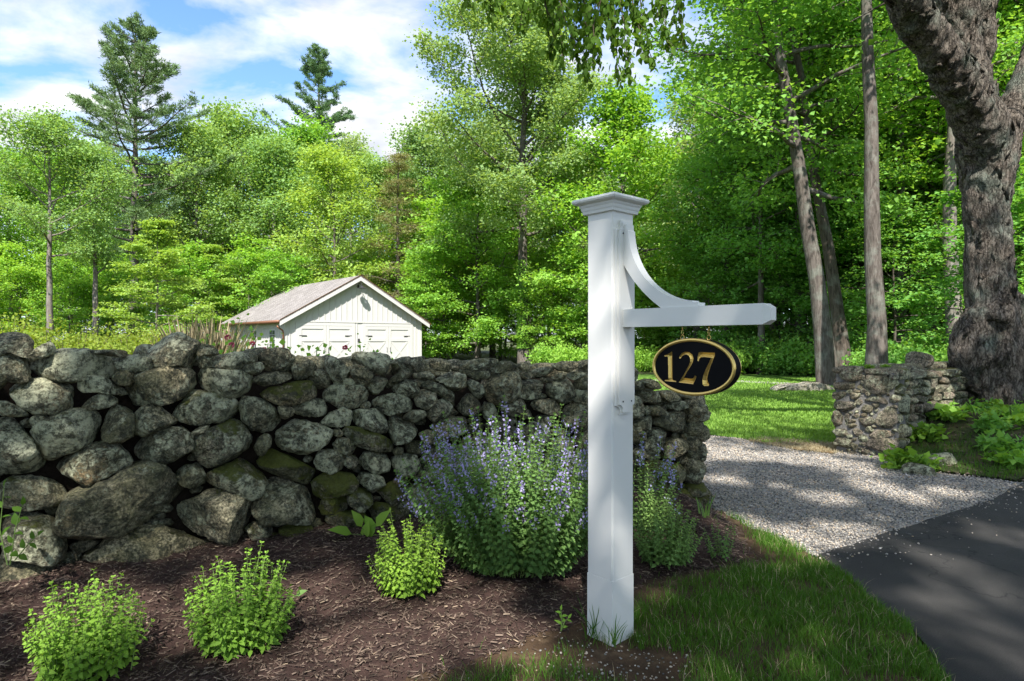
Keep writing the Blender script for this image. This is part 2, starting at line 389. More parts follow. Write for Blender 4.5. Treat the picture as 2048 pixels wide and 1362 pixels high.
def tinted(name, stops, rough=0.9, spec=0.2, bs=0.0):
    m, nt, b = mat(name, rough, spec); t = attr(nt, 'tint')
    c = ramp(nt, t, stops); c = mixc(nt, 0.5, c, ramp(nt, noise(nt, wpos(nt), 160, 3, 0.6), [(0.3, (0.6, 0.6, 0.6)), (0.7, (1.3, 1.3, 1.3))]), 'MULTIPLY')
    nt.links.new(c, b.inputs['Base Color'])
    if bs: bump(nt, b, noise(nt, wpos(nt), 300, 3, 0.6), bs, 0.003)
    return m
M_CHIP = tinted('bark_chip', [(0.0, (0.026, 0.017, 0.011)), (0.45, (0.076, 0.050, 0.035)), (0.8, (0.135, 0.094, 0.070)), (0.95, (0.20, 0.146, 0.108)), (1.0, (0.32, 0.24, 0.16))], 0.8, 0.3, 0.4)
M_PEB = tinted('crushed_stone', [(0.0, (0.08, 0.077, 0.075)), (0.3, (0.22, 0.204, 0.184)), (0.55, (0.36, 0.325, 0.28)), (0.8, (0.46, 0.40, 0.32)), (0.93, (0.38, 0.28, 0.18)), (1.0, (0.62, 0.59, 0.55))], 0.85, 0.25)
def ground_mat(name, stops, sc=6.0, bsc=80.0, bs=0.8, bd=0.01, rough=0.95, fine=0.5):
    m, nt, b = mat(name, rough, 0.2); p = wpos(nt)
    c = ramp(nt, noise(nt, p, sc, 6, 0.62, 0.3), stops)
    c = mixc(nt, fine, c, ramp(nt, noise(nt, p, bsc, 4, 0.65), [(0.3, (0.45, 0.45, 0.45)), (0.7, (1.5, 1.5, 1.5))]), 'MULTIPLY')
    nt.links.new(c, b.inputs['Base Color']); bump(nt, b, noise(nt, p, bsc, 5, 0.7), bs, bd); return m
M_MULCH = ground_mat('mulch', [(0.3, (0.022, 0.012, 0.010)), (0.7, (0.065, 0.038, 0.030))], 9, 90)
M_SOIL = ground_mat('soil', [(0.3, (0.040, 0.024, 0.013)), (0.55, (0.070, 0.043, 0.024)), (0.75, (0.14, 0.095, 0.055))], 7, 110)
M_GRAVEL = ground_mat('gravel', [(0.3, (0.30, 0.29, 0.275)), (0.7, (0.46, 0.43, 0.39))], 5, 140, 1.0, 0.02)
M_LAWN = ground_mat('lawn', [(0.3, (0.050, 0.110, 0.014)), (0.7, (0.095, 0.180, 0.024))], 3, 160)
M_FOREST = ground_mat('forest_floor', [(0.3, (0.040, 0.055, 0.016)), (0.5, (0.060, 0.075, 0.022)), (0.7, (0.085, 0.070, 0.035))], 2, 30)
M_STRAWG = ground_mat('dry_turf', [(0.3, (0.20, 0.13, 0.06)), (0.7, (0.33, 0.24, 0.13))], 8, 120)
M_BANK = ground_mat('bank_soil', [(0.3, (0.040, 0.032, 0.016)), (0.5, (0.045, 0.055, 0.018)), (0.7, (0.10, 0.068, 0.038))], 4, 90)
def asphalt_mat():
    m, nt, b = mat('asphalt', 0.85, 0.3); p = wpos(nt)
    c = ramp(nt, noise(nt, p, 1.3, 5, 0.6), [(0.3, (0.028, 0.026, 0.024)), (0.7, (0.050, 0.047, 0.043))])
    c = mixc(nt, 0.8, c, ramp(nt, noise(nt, p, 190, 3, 0.7), [(0.35, (0.5, 0.5, 0.5)), (0.66, (1.6, 1.6, 1.6))]), 'MULTIPLY')
    c = mixc(nt, ramp(nt, noise(nt, p, 2.2, 5, 0.7), [(0.58, 0.0), (0.74, 0.35)]), c, (0.085, 0.08, 0.072))
    vo = nd(nt, 'ShaderNodeTexVoronoi', {'Scale': 0.55}, feature='DISTANCE_TO_EDGE'); dn = nd(nt, 'ShaderNodeTexNoise', {'Vector': p, 'Scale': 2.5, 'Detail': 5.0})
    vm = nd(nt, 'ShaderNodeVectorMath', {0: p, 1: dn.outputs['Color']}, operation='ADD'); nt.links.new(vm.outputs[0], vo.inputs['Vector'])
    c = mixc(nt, ramp(nt, vo.outputs['Distance'], [(0.0, 0.8), (0.006, 0.0)]), c, (0.007, 0.007, 0.007))
    c = mixc(nt, ramp(nt, noise(nt, p, 75, 4, 0.75), [(0.68, 0.0), (0.75, 0.4)]), c, (0.12, 0.11, 0.10))
    nt.links.new(c, b.inputs['Base Color']); bump(nt, b, noise(nt, p, 150, 4, 0.75), 1.0, 0.012); return m
M_ASPHALT = asphalt_mat()

# ------------------------------------------------------------------ terrain
WPTS = np.array([(-5.2, 1.75), (-3.6, 2.80), (-2.7, 3.40), (-1.84, 3.92), (-1.0, 4.36), (0, 4.82), (1.0, 5.26), (1.62, 5.50), (1.95, 5.62)])
WSEG = np.diff(WPTS, axis=0); WLEN = np.linalg.norm(WSEG, axis=1); WS = np.concatenate([[0], np.cumsum(WLEN)])
def wall_p(s):
    s = np.asarray(s, float); return np.stack([np.interp(s, WS, WPTS[:, 0]), np.interp(s, WS, WPTS[:, 1])], -1)
def wall_s(u):
    """arc length where the view column u = X/Y meets the wall face"""
    for i in range(len(WSEG)):
        a = WPTS[i]; d = WSEG[i]; den = d[0] - u * d[1]
        t = (u * a[1] - a[0]) / den
        if -1e-6 <= t <= 1 + 1e-6 or (i == len(WSEG) - 1 and t > 1): return WS[i] + t * WLEN[i]
    return 0.0
def wall_d(x, y):
    d = np.full(np.shape(x), 1e9)
    for i in range(len(WSEG) - 1):
        a = WPTS[i]; b = WSEG[i]; t = np.clip(((x - a[0]) * b[0] + (y - a[1]) * b[1]) / (WLEN[i] ** 2), 0, 1)
        d = np.minimum(d, np.hypot(x - a[0] - t * b[0], y - a[1] - t * b[1]))
    return d
def gravel_edge_x(y): return np.interp(y, [2.6, 4.24, 4.72, 5.15, 5.38, 6.2], [1.82, 2.02, 1.86, 1.80, 1.72, 1.70])
def terr(x, y):
    x = np.asarray(x, float); y = np.asarray(y, float)
    m = 0.14 * (1 - sstep(0.0, 1.35, wall_d(x, y))) * sstep(0.0, 0.5, gravel_edge_x(y) - x)
    p = np.stack([np.ravel(x) * 2.2, np.ravel(y) * 2.2, np.zeros(np.size(x))], 1)
    return m + (0.022 * fbm(p, 3)).reshape(np.shape(x)) * sstep(0.0, 0.3, gravel_edge_x(y) - x) - .018 * np.exp(-((x - .52) ** 2 + (y - 2.9) ** 2) / .12)
def inpoly(x, y, P):
    P = np.asarray(P); ins = np.zeros(np.shape(x), bool); n = len(P)
    for i in range(n):
        x0, y0 = P[i][0], P[i][1]; x1, y1 = P[(i + 1) % n][0], P[(i + 1) % n][1]
        c = ((y0 > y) != (y1 > y)) & (x < (x1 - x0) * (y - y0) / (y1 - y0 + 1e-12) + x0); ins ^= c
    return ins
def polyfill(name, pts, z, m, jit=0.0, step=0.15, kind='structure', closed_skip=None):
    P = []
    for i in range(len(pts)):
        a = np.array(pts[i][:2]); b = np.array(pts[(i + 1) % len(pts)][:2]); n = max(1, min(60, int(np.linalg.norm(b - a) / step)))
        for k in range(n): P.append(a + (b - a) * k / n)
    P = np.array(P)
    if jit:
        q = np.stack([P[:, 0] * 4, P[:, 1] * 4, np.zeros(len(P))], 1); P = P + jit * np.stack([fbm(q, 3), fbm(q + 31, 3)], 1)
    bm = bmesh.new(); vs = [bm.verts.new((float(p[0]), float(p[1]), z)) for p in P]
    es = [bm.edges.new((vs[i], vs[(i + 1) % len(vs)])) for i in range(len(vs))]
    bmesh.ops.triangle_fill(bm, use_beauty=True, edges=es)
    bmesh.ops.recalc_face_normals(bm, faces=bm.faces)
    for f in bm.faces:
        if f.normal.z < 0: f.normal_flip()
    me = bpy.data.meshes.new(name); bm.to_mesh(me); bm.free(); me.materials.append(m)
    return link(name, me, kind=kind), P
# one sheet out to the horizon
polyfill('ground', [(-900, -900), (900, -900), (900, 1400), (-900, 1400)], -0.03, M_FOREST, step=400)
g2 = lambda L: [tuple(G(a, b)[:2]) for a, b in L]
GRAV_NEAR = g2([(1635, 1110), (1620, 1104), (1572, 1088), (1523, 1064), (1470, 1034), (1429, 1017)])
GRAV_ASPH = g2([(1635, 1109), (1725, 1080), (1821, 1050), (1951, 1010), (1981, 1000), (2021, 977), (2052, 965)])
GRAV_BANK = g2([(2046, 964), (1951, 952), (1866, 942), (1800, 925)])
GRAV_LAWN = g2([(1668, 906), (1600, 899), (1525, 886), (1480, 876), (1415, 869)])
GRAVEL = GRAV_ASPH[:-1] + [(5.0, 6.25)] + GRAV_BANK + [(4.55, 8.0), (4.2, 8.4)] + GRAV_LAWN + [(0.5, 10.6), (-5, 11.5), (-7, 9.5), (0.2, 7.2), (1.75, 6.1)] + GRAV_NEAR[::-1]
polyfill('gravel_drive', GRAVEL, -0.012, M_GRAVEL, 0.03)
ASPH = GRAV_ASPH + [(7.0, 7.4), (12, 8.6), (14, -12), (-6, -12), (0.2, -3), (1.25, 0.2)] + g2([(1896, 1362), (1846, 1290), (1816, 1246), (1755, 1210), (1700, 1155)])
_, ASPH_P = polyfill('road', ASPH, 0.0, M_ASPHALT, 0.035, 0.09)
LAWN = GRAV_LAWN[::-1] + [(4.35, 8.75), (5.3, 8.9), (9, 11.6), (15, 15), (18, 26.5), (-3, 27), (-12, 16), (-6, 12.2), (0.5, 11.0)]
polyfill('lawn', LAWN, 0.0, M_LAWN, 0.05, 0.3)
polyfill('path', [(-2, 23.2), (4, 23.2), (7.9, 22.9), (9.9, 20.8), (12, 19.5), (12, 18.7), (9.5, 20.0), (7.4, 22.1), (4, 22.4), (-2, 22.4)], 0.01, M_GRAVEL, 0.05, 0.3)
DRY = g2([(1668, 907), (1600, 901), (1540, 890), (1500, 882), (1530, 876), (1600, 882), (1668, 886)])
polyfill('dry_turf_edge', DRY, 0.008, M_STRAWG, 0.12, 0.08)

MULCH = g2([(1428, 1018), (1475, 1062), (1508, 1115), (1440, 1138), (1290, 1168), (1180, 1238), (1100, 1272), (960, 1325), (830, 1368), (640, 1450), (300, 1600)]) + [(-2.2, 1.2), (-5.2, 0.9), (-5.3, 1.9)] + [tuple(p + np.array([0.03, 0.12])) for p in WPTS[:8]]
VERGE_OUT = [(1.72, 5.38), (1.80, 5.15), (1.86, 4.72), (2.0, 4.26)] + g2([(1635, 1112), (1700, 1157), (1755, 1212), (1816, 1248), (1846, 1292), (1896, 1362)]) + [(1.3, 0.2), (0.3, -3), (-6, -3), (-6, 2.0)] + [tuple(p) for p in WPTS[:8]]
def mulch_edge(x, y):
    P = np.array(MULCH); d = np.full(np.shape(x), 1e9)
    for i in range(11):
        a = P[i]; b = P[i + 1] - a; t = np.clip(((x - a[0]) * b[0] + (y - a[1]) * b[1]) / (b @ b), 0, 1); d = np.minimum(d, np.hypot(x - a[0] - t * b[0], y - a[1] - t * b[1]))
    return sstep(.02, .22, d)
def heightfield(name, poly, m, dz, step, x0, x1, y0, y1, rough=0.0, rs=14):
    nx = int((x1 - x0) / step) + 1; ny = int((y1 - y0) / step) + 1
    X, Y = np.meshgrid(np.linspace(x0, x1, nx), np.linspace(y0, y1, ny), indexing='ij')
    q = np.stack([X.ravel() * 5, Y.ravel() * 5, np.zeros(X.size)], 1)
    jx = (0.10 * fbm(q, 3)).reshape(X.shape); jy = (0.10 * fbm(q + 9, 3)).reshape(X.shape)
    ins = inpoly(X + jx, Y + jy, poly)
    ef = mulch_edge(X, Y) if name == 'mulch_bed' else 1.0
    Z = terr(X, Y) + dz * ef + (.003 if name == 'mulch_bed' else 0)
    if rough: Z = Z + rough * ef * fbm(np.stack([X.ravel() * rs, Y.ravel() * rs, np.zeros(X.size)], 1), 4, 0.6).reshape(X.shape)
    idx = np.arange(nx * ny).reshape(nx, ny)
    a, b, c, d = idx[:-1, :-1], idx[1:, :-1], idx[1:, 1:], idx[:-1, 1:]
    k = (ins[:-1, :-1] & ins[1:, :-1] & ins[1:, 1:] & ins[:-1, 1:])
    T = np.concatenate([np.stack([a[k], b[k], c[k]], 1), np.stack([a[k], c[k], d[k]], 1)])
    V = np.stack([X.ravel(), Y.ravel(), Z.ravel()], 1); use = np.unique(T); re = np.zeros(len(V), int); re[use] = np.arange(len(use))
    return link(name, mesh_np(name, V[use], re[T], True, None, [m]), kind='structure')
heightfield('verge_soil', VERGE_OUT, M_SOIL, 0.002, 0.045, -4.5, 2.2, 0.3, 6.0, 0.010)
heightfield('mulch_bed', MULCH, M_MULCH, 0.026, 0.03, -4.2, 1.9, 1.3, 6.0, 0.03)
# raised bank at the foot of the old tree
def bank_z(x, y):
    ex = np.array(GRAV_BANK + [(4.0, 8.2)]); d = np.full(np.shape(x), 1e9)
    for i in range(len(ex) - 1):
        a = ex[i]; b = ex[i + 1] - ex[i]; t = np.clip(((x - a[0]) * b[0] + (y - a[1]) * b[1]) / (b @ b), 0, 1)
        d = np.minimum(d, np.hypot(x - a[0] - t * b[0], y - a[1] - t * b[1]))
    p = np.stack([np.ravel(x) * 1.6, np.ravel(y) * 1.6, np.ones(np.size(x))], 1)
    return (0.42 * sstep(0.0, 2.4, d) + 0.07 * fbm(p, 4).reshape(np.shape(x)) * sstep(0, 0.6, d)) * sstep(0.0, 0.5, 15.5 - x)
BANK = GRAV_BANK[::-1] + [(7.0, 7.45), (12, 8.7), (15, 9.2), (15, 13.5), (9, 11.3), (5.35, 8.75), (4.7, 8.1)]
def bankfield():
    st = 0.07; x0, x1, y0, y1 = 4.4, 15, 6.2, 13.6
    nx = int((x1 - x0) / st); ny = int((y1 - y0) / st)
    X, Y = np.meshgrid(np.linspace(x0, x1, nx), np.linspace(y0, y1, ny), indexing='ij')
    ins = inpoly(X, Y, BANK); Z = bank_z(X, Y) + 0.004; idx = np.arange(nx * ny).reshape(nx, ny)
    k = ins[:-1, :-1] & ins[1:, :-1] & ins[1:, 1:] & ins[:-1, 1:]
    a, b, c, d = idx[:-1, :-1][k], idx[1:, :-1][k], idx[1:, 1:][k], idx[:-1, 1:][k]
    T = np.concatenate([np.stack([a, b, c], 1), np.stack([a, c, d], 1)]); V = np.stack([X.ravel(), Y.ravel(), Z.ravel()], 1)
    use = np.unique(T); re = np.zeros(len(V), int); re[use] = np.arange(len(use))
    link('bank', mesh_np('bank', V[use], re[T], True, None, [M_BANK]), kind='structure')
bankfield()

# ------------------------------------------------------------------ stones
def ico(sub):
    bm = bmesh.new(); bmesh.ops.create_icosphere(bm, subdivisions=sub, radius=1.0); bm.verts.ensure_lookup_table()
    V = np.array([v.co[:] for v in bm.verts]); T = np.array([[v.index for v in f.verts] for f in bm.faces]); bm.free(); return V, T
ICO = {k: ico(k) for k in (1, 2, 3, 4, 5)}
def outline_R(poly, n=72, soft=3):
    """radius of the outline round its centroid, corners softened"""
    P = np.asarray(poly, float); x, y = P[:, 0], P[:, 1]; x1, y1 = np.roll(x, -1), np.roll(y, -1)
    cr_ = x * y1 - x1 * y; A = cr_.sum() / 2; c = np.array([((x + x1) * cr_).sum(), ((y + y1) * cr_).sum()]) / (6 * A)
    th = np.arange(n) * 2 * np.pi / n; R = np.zeros(n); Q = P - c
    for k, t in enumerate(th):
        d = np.array([math.cos(t), math.sin(t)]); best = 0
        for i in range(len(Q)):
            a = Q[i]; b = Q[(i + 1) % len(Q)] - a; den = d[0] * b[1] - d[1] * b[0]
            if abs(den) < 1e-12: continue
            tt = (a[0] * b[1] - a[1] * b[0]) / den; uu = (a[0] * d[1] - a[1] * d[0]) / den
            if tt > 0 and -1e-6 <= uu <= 1 + 1e-6: best = max(best, tt)
        R[k] = best
    R[R == 0] = R[R > 0].mean()
    for _ in range(soft): R = (np.roll(R, 1) + 2 * R + np.roll(R, -1)) / 4
    return c, R, math.sqrt(abs(A))
def stone_mesh(R, depth, seed, sub=3, rough=1.0, box=0.60, facets=11, m=None):
    rg = np.random.default_rng(seed); D, T = ICO[sub]; a, b, c = D[:, 0], D[:, 1], D[:, 2]
    s = np.hypot(a, b); th = np.arctan2(b, a) % (2 * np.pi); n = len(R)
    Rt = np.interp(th, np.arange(n + 1) * 2 * np.pi / n, np.append(R, R[0]))
    rad = Rt * np.power(np.clip(s, 0, 1), box); z = depth * np.sign(c) * np.power(np.abs(c), box)
    P = np.stack([rad * np.cos(th), rad * np.sin(th), z], 1); size = R.mean()
    for k in range(facets):
        nv = rg.normal(size=3); nv[2] = abs(nv[2]) + 0.45; nv /= np.linalg.norm(nv)
        h = (P @ nv).max() * rg.uniform(0.52, 0.88); o = P @ nv - h
        P = P - np.where(o > 0, o * 0.97, 0)[:, None] * nv
    N = nrmz(P + 1e-9); off = rg.uniform(0, 90, 3)
    P = P + N * (size * rough * (0.13 * fbm(P / size * 1.2 + off, 3) + 0.075 * fbm(P / size * 3.1 + off, 3, .6) + 0.03 * fbm(P / size * 9 + off, 2)))[:, None]
    return mesh_np('stone', P, T, True, None, [m or M_STONE])

# outlines of the stones seen in the near face of the wall: (origin of the measuring window), [(moss, lichen, outline), ...]
WALL_ST = [((0, 640), [
 (.1,.1,[(-60,120),(0,92),(110,90),(205,125),(245,175),(258,260),(225,305),(100,270),(-60,280)]),
 (.0,.3,[(0,290),(60,250),(130,238),(180,270),(235,350),(250,420),(215,480),(120,500),(40,470),(0,380)]),
 (.2,.2,[(-70,320),(0,320),(40,390),(60,480),(40,560),(0,590),(-70,580)]),
 (.0,.3,[(225,300),(300,220),(400,170),(450,215),(430,270),(260,330)]),
 (.0,1.,[(250,350),(300,270),(420,230),(600,235),(780,255),(880,300),(915,380),(880,460),(760,485),(560,490),(330,455),(260,400)]),
 (.25,.7,[(100,600),(120,520),(220,475),(430,465),(530,520),(640,590),(660,660),(620,715),(480,745),(280,745),(150,680)]),
 (.0,.8,[(625,545),(640,480),(720,450),(810,450),(910,500),(1000,560),(1050,610),(1040,645),(900,590),(780,575),(670,580)]),
 (.0,.6,[(645,680),(730,620),(790,580),(880,590),(945,640),(940,670),(850,700),(740,720),(670,720)]),
 (.0,.2,[(890,450),(950,410),(1050,400),(1105,430),(1090,480),(1020,525),(960,515),(905,480)]),
 (.0,.15,[(1010,560),(1080,460),(1200,400),(1380,358),(1480,365),(1550,420),(1568,510),(1550,600),(1400,640),(1230,670),(1110,680),(1050,630)]),
 (.0,.35,[(1180,215),(1270,170),(1350,125),(1430,110),(1500,135),(1580,185),(1590,240),(1560,340),(1545,400),(1450,360),(1300,375),(1215,375),(1190,300)]),
 (.1,.4,[(905,350),(950,310),(1080,280),(1190,305),(1225,360),(1200,395),(1080,410),(960,390)]),
 (.1,.2,[(700,245),(830,238),(990,240),(1025,265),(1000,295),(880,290),(760,270)]),
 (.0,.6,[(-60,650),(60,650),(140,690),(230,740),(240,765),(180,770),(60,765),(-60,750)]),
 (.0,.9,[(-80,790),(30,780),(110,830),(200,920),(280,1010),(330,1090),(375,1180),(320,1215),(120,1230),(-80,1230)]),
 (.1,.5,[(230,800),(290,755),(370,770),(380,800),(270,860)]),
 (.2,.9,[(265,900),(300,840),(420,770),(560,725),(700,730),(790,775),(805,860),(770,940),(650,1020),(490,1095),(400,1125),(330,1080),(290,1000)]),
 (.1,.1,[(815,870),(830,770),(880,700),(990,665),(1060,740),(1068,820),(1060,920),(980,955),(870,970),(825,935)]),
 (.1,.3,[(1080,850),(1085,740),(1140,695),(1230,675),(1300,700),(1360,760),(1445,820),(1440,850),(1300,880),(1170,915),(1085,915)]),
 (.35,.5,[(1370,780),(1480,650),(1560,575),(1680,585),(1790,590),(1880,650),(1925,750),(1920,795),(1780,810),(1600,830),(1480,820)]),
 (.1,.8,[(1565,440),(1620,395),(1780,395),(1920,400),(2000,450),(2030,500),(2000,590),(1930,640),(1800,600),(1650,575),(1580,550)]),
 (.2,.5,[(1020,1050),(1060,970),(1180,920),(1350,870),(1450,860),(1520,930),(1535,1020),(1510,1130),(1440,1190),(1320,1160),(1180,1120),(1060,1110)]),
 (.4,.4,[(1535,980),(1600,920),(1740,850),(1870,815),(1960,870),(2015,960),(2000,1040),(1900,1110),(1760,1170),(1660,1180),(1590,1120),(1545,1050)]),
 (.1,.3,[(1530,900),(1600,850),(1690,840),(1640,890),(1540,930)]),
 (.1,.5,[(415,1200),(440,1130),(580,1100),(700,1010),(860,975),(950,1020),(1030,1130),(1020,1180),(850,1250),(700,1320),(560,1350),(500,1320),(440,1270)]),
 (.0,.4,[(1570,330),(1630,275),(1690,270),(1700,330),(1690,380),(1600,385)]),
 (.0,.4,[(1720,370),(1770,300),(1880,255),(1950,265),(1960,320),(1930,380),(1850,400)]),
 (.0,.1,[(1580,240),(1680,215),(1745,260),(1740,285),(1640,280),(1580,290)])]),
 ((0, 900), [
 (.0,-.2,[(475,555),(540,400),(640,330),(900,230),(1060,130),(1180,100),(1270,130),(1340,190),(1400,255),(1490,290),(1505,330),(1350,440),(1180,545),(960,650),(750,725),(640,750),(580,700),(490,600)]),
 (.2,.2,[(0,300),(80,225),(300,225),(430,270),(510,320),(520,390),(430,450),(200,470),(-60,460),(-60,300)]),
 (.25,-1,[(680,920),(700,860),(850,790),(960,680),(1080,640),(1220,632),(1380,670),(1560,740),(1750,775),(1770,860),(1580,920),(1400,980),(1250,1060),(1090,1070),(950,1000)]),
 (.0,-1,[(-60,870),(120,850),(290,870),(430,920),(530,960),(565,1010),(555,1085),(330,1130),(130,1160),(0,1190),(-60,1190)]),
 (.2,.3,[(40,520),(300,520),(450,570),(500,680),(510,780),(490,900),(350,880),(180,850),(40,840)]),
 (.15,-.1,[(1340,540),(1400,470),(1560,400),(1740,330),(1880,320),(1960,380),(2020,470),(2020,560),(1960,670),(1880,720),(1760,740),(1640,680),(1500,650),(1370,580)]),
 (.2,.1,[(1390,200),(1500,130),(1610,120),(1640,210),(1655,290),(1560,320),(1440,270)])]),
 ((400, 660), [
 (.05,.4,[(320,610),(355,535),(440,545),(560,590),(630,660),(645,740),(600,800),(520,830),(420,800),(350,720)]),
 (.0,-.2,[(425,385),(520,345),(650,330),(720,340),(725,385),(640,420),(510,450),(440,430)]),
 (.65,.0,[(440,530),(500,475),(620,450),(780,410),(880,415),(945,480),(930,530),(800,580),(660,600),(560,560)]),
 (.0,-.5,[(620,610),(690,590),(750,635),(745,680),(690,725),(650,710)]),
 (.1,.6,[(745,620),(790,560),(900,545),(990,570),(1045,640),(1020,690),(900,695),(770,680)]),
 (.1,.7,[(615,900),(640,820),(700,740),(760,700),(850,730),(1000,780),(1070,820),(1040,870),(950,940),(850,1000),(740,980),(640,950)]),
 (.1,.5,[(970,745),(1050,665),(1140,625),(1205,650),(1215,710),(1190,760),(1100,775),(1010,770)]),
 (.0,.9,[(1215,730),(1225,660),(1270,635),(1450,635),(1490,680),(1500,760),(1480,820),(1400,815),(1280,770)]),
 (.75,.2,[(1140,820),(1180,775),(1290,785),(1420,830),(1530,880),(1555,930),(1530,970),(1400,960),(1270,930),(1200,870)]),
 (.0,.8,[(1000,540),(1020,470),(1080,445),(1280,450),(1345,500),(1335,570),(1260,620),(1130,625),(1050,590)]),
 (.0,.1,[(465,215),(500,165),(610,145),(700,160),(745,220),(755,290),(700,325),(590,330),(520,310)]),
 (.0,.2,[(340,290),(400,260),(490,260),(510,300),(480,345),(420,360),(350,320)]),
 (.0,.1,[(335,250),(380,200),(430,165),(465,200),(460,245),(400,260),(350,270)]),
 (.0,.3,[(740,230),(790,200),(870,235),(940,290),(930,330),(840,380),(760,390),(740,300)]),
 (.1,.2,[(870,390),(920,330),(1000,320),(1045,370),(1040,430),(970,480),(900,440)]),
 (.0,.3,[(1015,300),(1020,240),(1080,225),(1150,270),(1215,350),(1200,390),(1080,410),(1040,370)]),
 (.1,.9,[(1070,420),(1130,385),(1200,385),(1260,430),(1200,440),(1080,440)]),
 (.0,.3,[(1195,300),(1280,275),(1350,290),(1395,330),(1390,370),(1320,450),(1260,420),(1220,370)]),
 (.0,.4,[(1215,210),(1260,172),(1400,185),(1490,200),(1540,280),(1550,340),(1510,375),(1400,345),(1300,270),(1230,260)]),
 (.1,.4,[(1340,450),(1380,390),(1470,370),(1500,410),(1480,480),(1410,520),(1350,540)]),
 (.1,.7,[(1375,590),(1430,545),(1540,512),(1640,530),(1720,590),(1715,630),(1620,660),(1520,680),(1430,630)]),
 (.0,.3,[(1540,470),(1570,410),(1640,385),(1720,410),(1755,470),(1730,530),(1690,545),(1590,510)]),
 (.0,.3,[(1490,460),(1530,390),(1620,320),(1700,350),(1710,385),(1600,395),(1540,460),(1500,500)]),
 (.0,.5,[(1720,550),(1750,490),(1800,465),(1870,500),(1900,560),(1870,610),(1800,635),(1740,610)]),
 (.0,.6,[(1735,410),(1830,405),(1940,440),(2040,500),(2080,560),(2050,610),(1980,560),(1890,500),(1810,450),(1750,450)]),
 (.0,-.1,[(1600,270),(1700,225),(1810,212),(1820,270),(1810,320),(1720,330),(1640,300)]),
 (.0,.0,[(1820,290),(1840,235),(1940,235),(2030,300),(1980,330),(1890,320)]),
 (.0,.3,[(1700,350),(1800,330),(1860,340),(1865,380),(1780,400),(1720,390)]),
 (.0,.4,[(1805,680),(1850,600),(1950,548),(2010,570),(2025,630),(1960,700),(1860,730)]),
 (.1,.5,[(1515,780),(1545,700),(1620,705),(1720,760),(1755,810),(1700,850),(1650,900),(1560,910)]),
 (.15,.6,[(1270,1060),(1330,990),(1420,970),(1500,1010),(1530,1060),(1520,1120),(1440,1150),(1330,1120)]),
 (.3,.4,[(920,1050),(960,970),(1080,960),(1130,990),(1150,1080),(1130,1120),(1020,1140),(940,1110)]),
 (.0,.4,[(1065,910),(1110,865),(1180,865),(1260,930),(1250,990),(1180,1000),(1090,970)]),
 (.1,-.2,[(430,940),(470,860),(520,828),(570,850),(555,930),(500,1000),(450,1010)]),
 (.1,.4,[(1540,1040),(1620,1000),(1720,1010),(1760,1100),(1700,1200),(1600,1180)]),
 (.0,-.5,[(1550,970),(1590,940),(1640,950),(1620,1000),(1560,1000)]),
 (.0,.1,[(1530,260),(1570,240),(1610,290),(1580,340),(1550,320)]),
 (.3,.2,[(1130,990),(1250,1005),(1270,1060),(1200,1110),(1150,1080)]),
 (.1,.3,[(1690,640),(1790,640),(1800,700),(1720,740),(1620,700)]),
 (.0,.0,[(1290,590),(1350,570),(1390,600),(1350,630),(1290,625)]),
 (.0,.3,[(1870,760),(1950,710),(2060,700),(2060,850),(1950,870),(1880,820)]),
 (.0,.4,[(1750,830),(1830,800),(1900,830),(1890,900),(1800,920)]),
 (.0,-.4,[(1060,800),(1110,785),(1150,840),(1110,860),(1070,840)])]),
 ((400, 800), [
 (.5,.3,[(60,600),(140,560),(260,510),(390,450),(450,500),(515,600),(520,680),(480,760),(400,780),(280,720),(120,680),(60,660)]),
 (.85,.0,[(470,510),(520,440),(600,415),(720,460),(860,530),(930,570),(900,640),(860,690),(720,640),(580,600),(500,560)]),
 (.05,.1,[(440,860),(480,780),(540,670),(610,640),(740,680),(860,720),(920,830),(940,910),(890,975),(800,980),(690,960),(560,985),(480,980),(445,920)]),
 (.95,.0,[(890,680),(960,620),(1080,580),(1200,590),(1245,660),(1240,720),(1130,750),(960,805),(900,760)]),
 (.0,.8,[(1250,640),(1300,580),(1420,600),(1510,640),(1500,700),(1400,750),(1320,690)]),
 (.6,.3,[(1180,760),(1260,690),(1340,720),(1390,770),(1350,860),(1260,880),(1200,840)]),
 (.9,.0,[(960,880),(1000,800),(1150,760),(1190,800),(1180,880),(1100,920),(990,935)]),
 (.8,.0,[(1000,960),(1100,910),(1280,900),(1380,970),(1380,1010),(1250,1080),(1060,1060)]),
 (.95,.0,[(640,1040),(740,990),(870,980),(900,1040),(860,1150),(740,1180),(670,1130)]),
 (.0,-.3,[(895,1090),(930,1045),(1040,1050),(1045,1140),(960,1155)]),
 (.7,.0,[(1340,880),(1420,820),(1560,840),(1620,920),(1560,1000),(1420,990)]),
 (.8,.0,[(1430,740),(1540,670),(1640,720),(1640,800),(1540,850)]),
 (.4,.0,[(350,1040),(440,980),(560,1000),(640,1040),(560,1090),(430,1120)])]),
 ((780, 660), [
 (.0,.3,[(380,400),(440,350),(510,320),(600,370),(630,440),(600,500),(540,500),(450,440)]),
 (.0,.2,[(600,420),(660,400),(730,440),(755,500),(740,560),(690,540),(630,450)]),
 (.0,.3,[(755,440),(790,360),(900,320),(990,330),(1040,420),(1020,510),(950,590),(880,610),(800,560),(765,500)]),
 (.0,.4,[(1020,530),(1050,430),(1090,390),(1180,395),(1270,440),(1280,490),(1200,540),(1100,550)]),
 (.0,.3,[(1280,440),(1320,405),(1440,398),(1475,440),(1465,520),(1430,580),(1360,570),(1290,520)]),
 (.1,.2,[(1140,600),(1170,565),(1290,555),(1390,590),(1385,640),(1330,680),(1250,670),(1170,640)]),
 (.0,.1,[(1390,690),(1410,610),(1490,575),(1600,590),(1640,680),(1600,790),(1500,800),(1420,760)]),
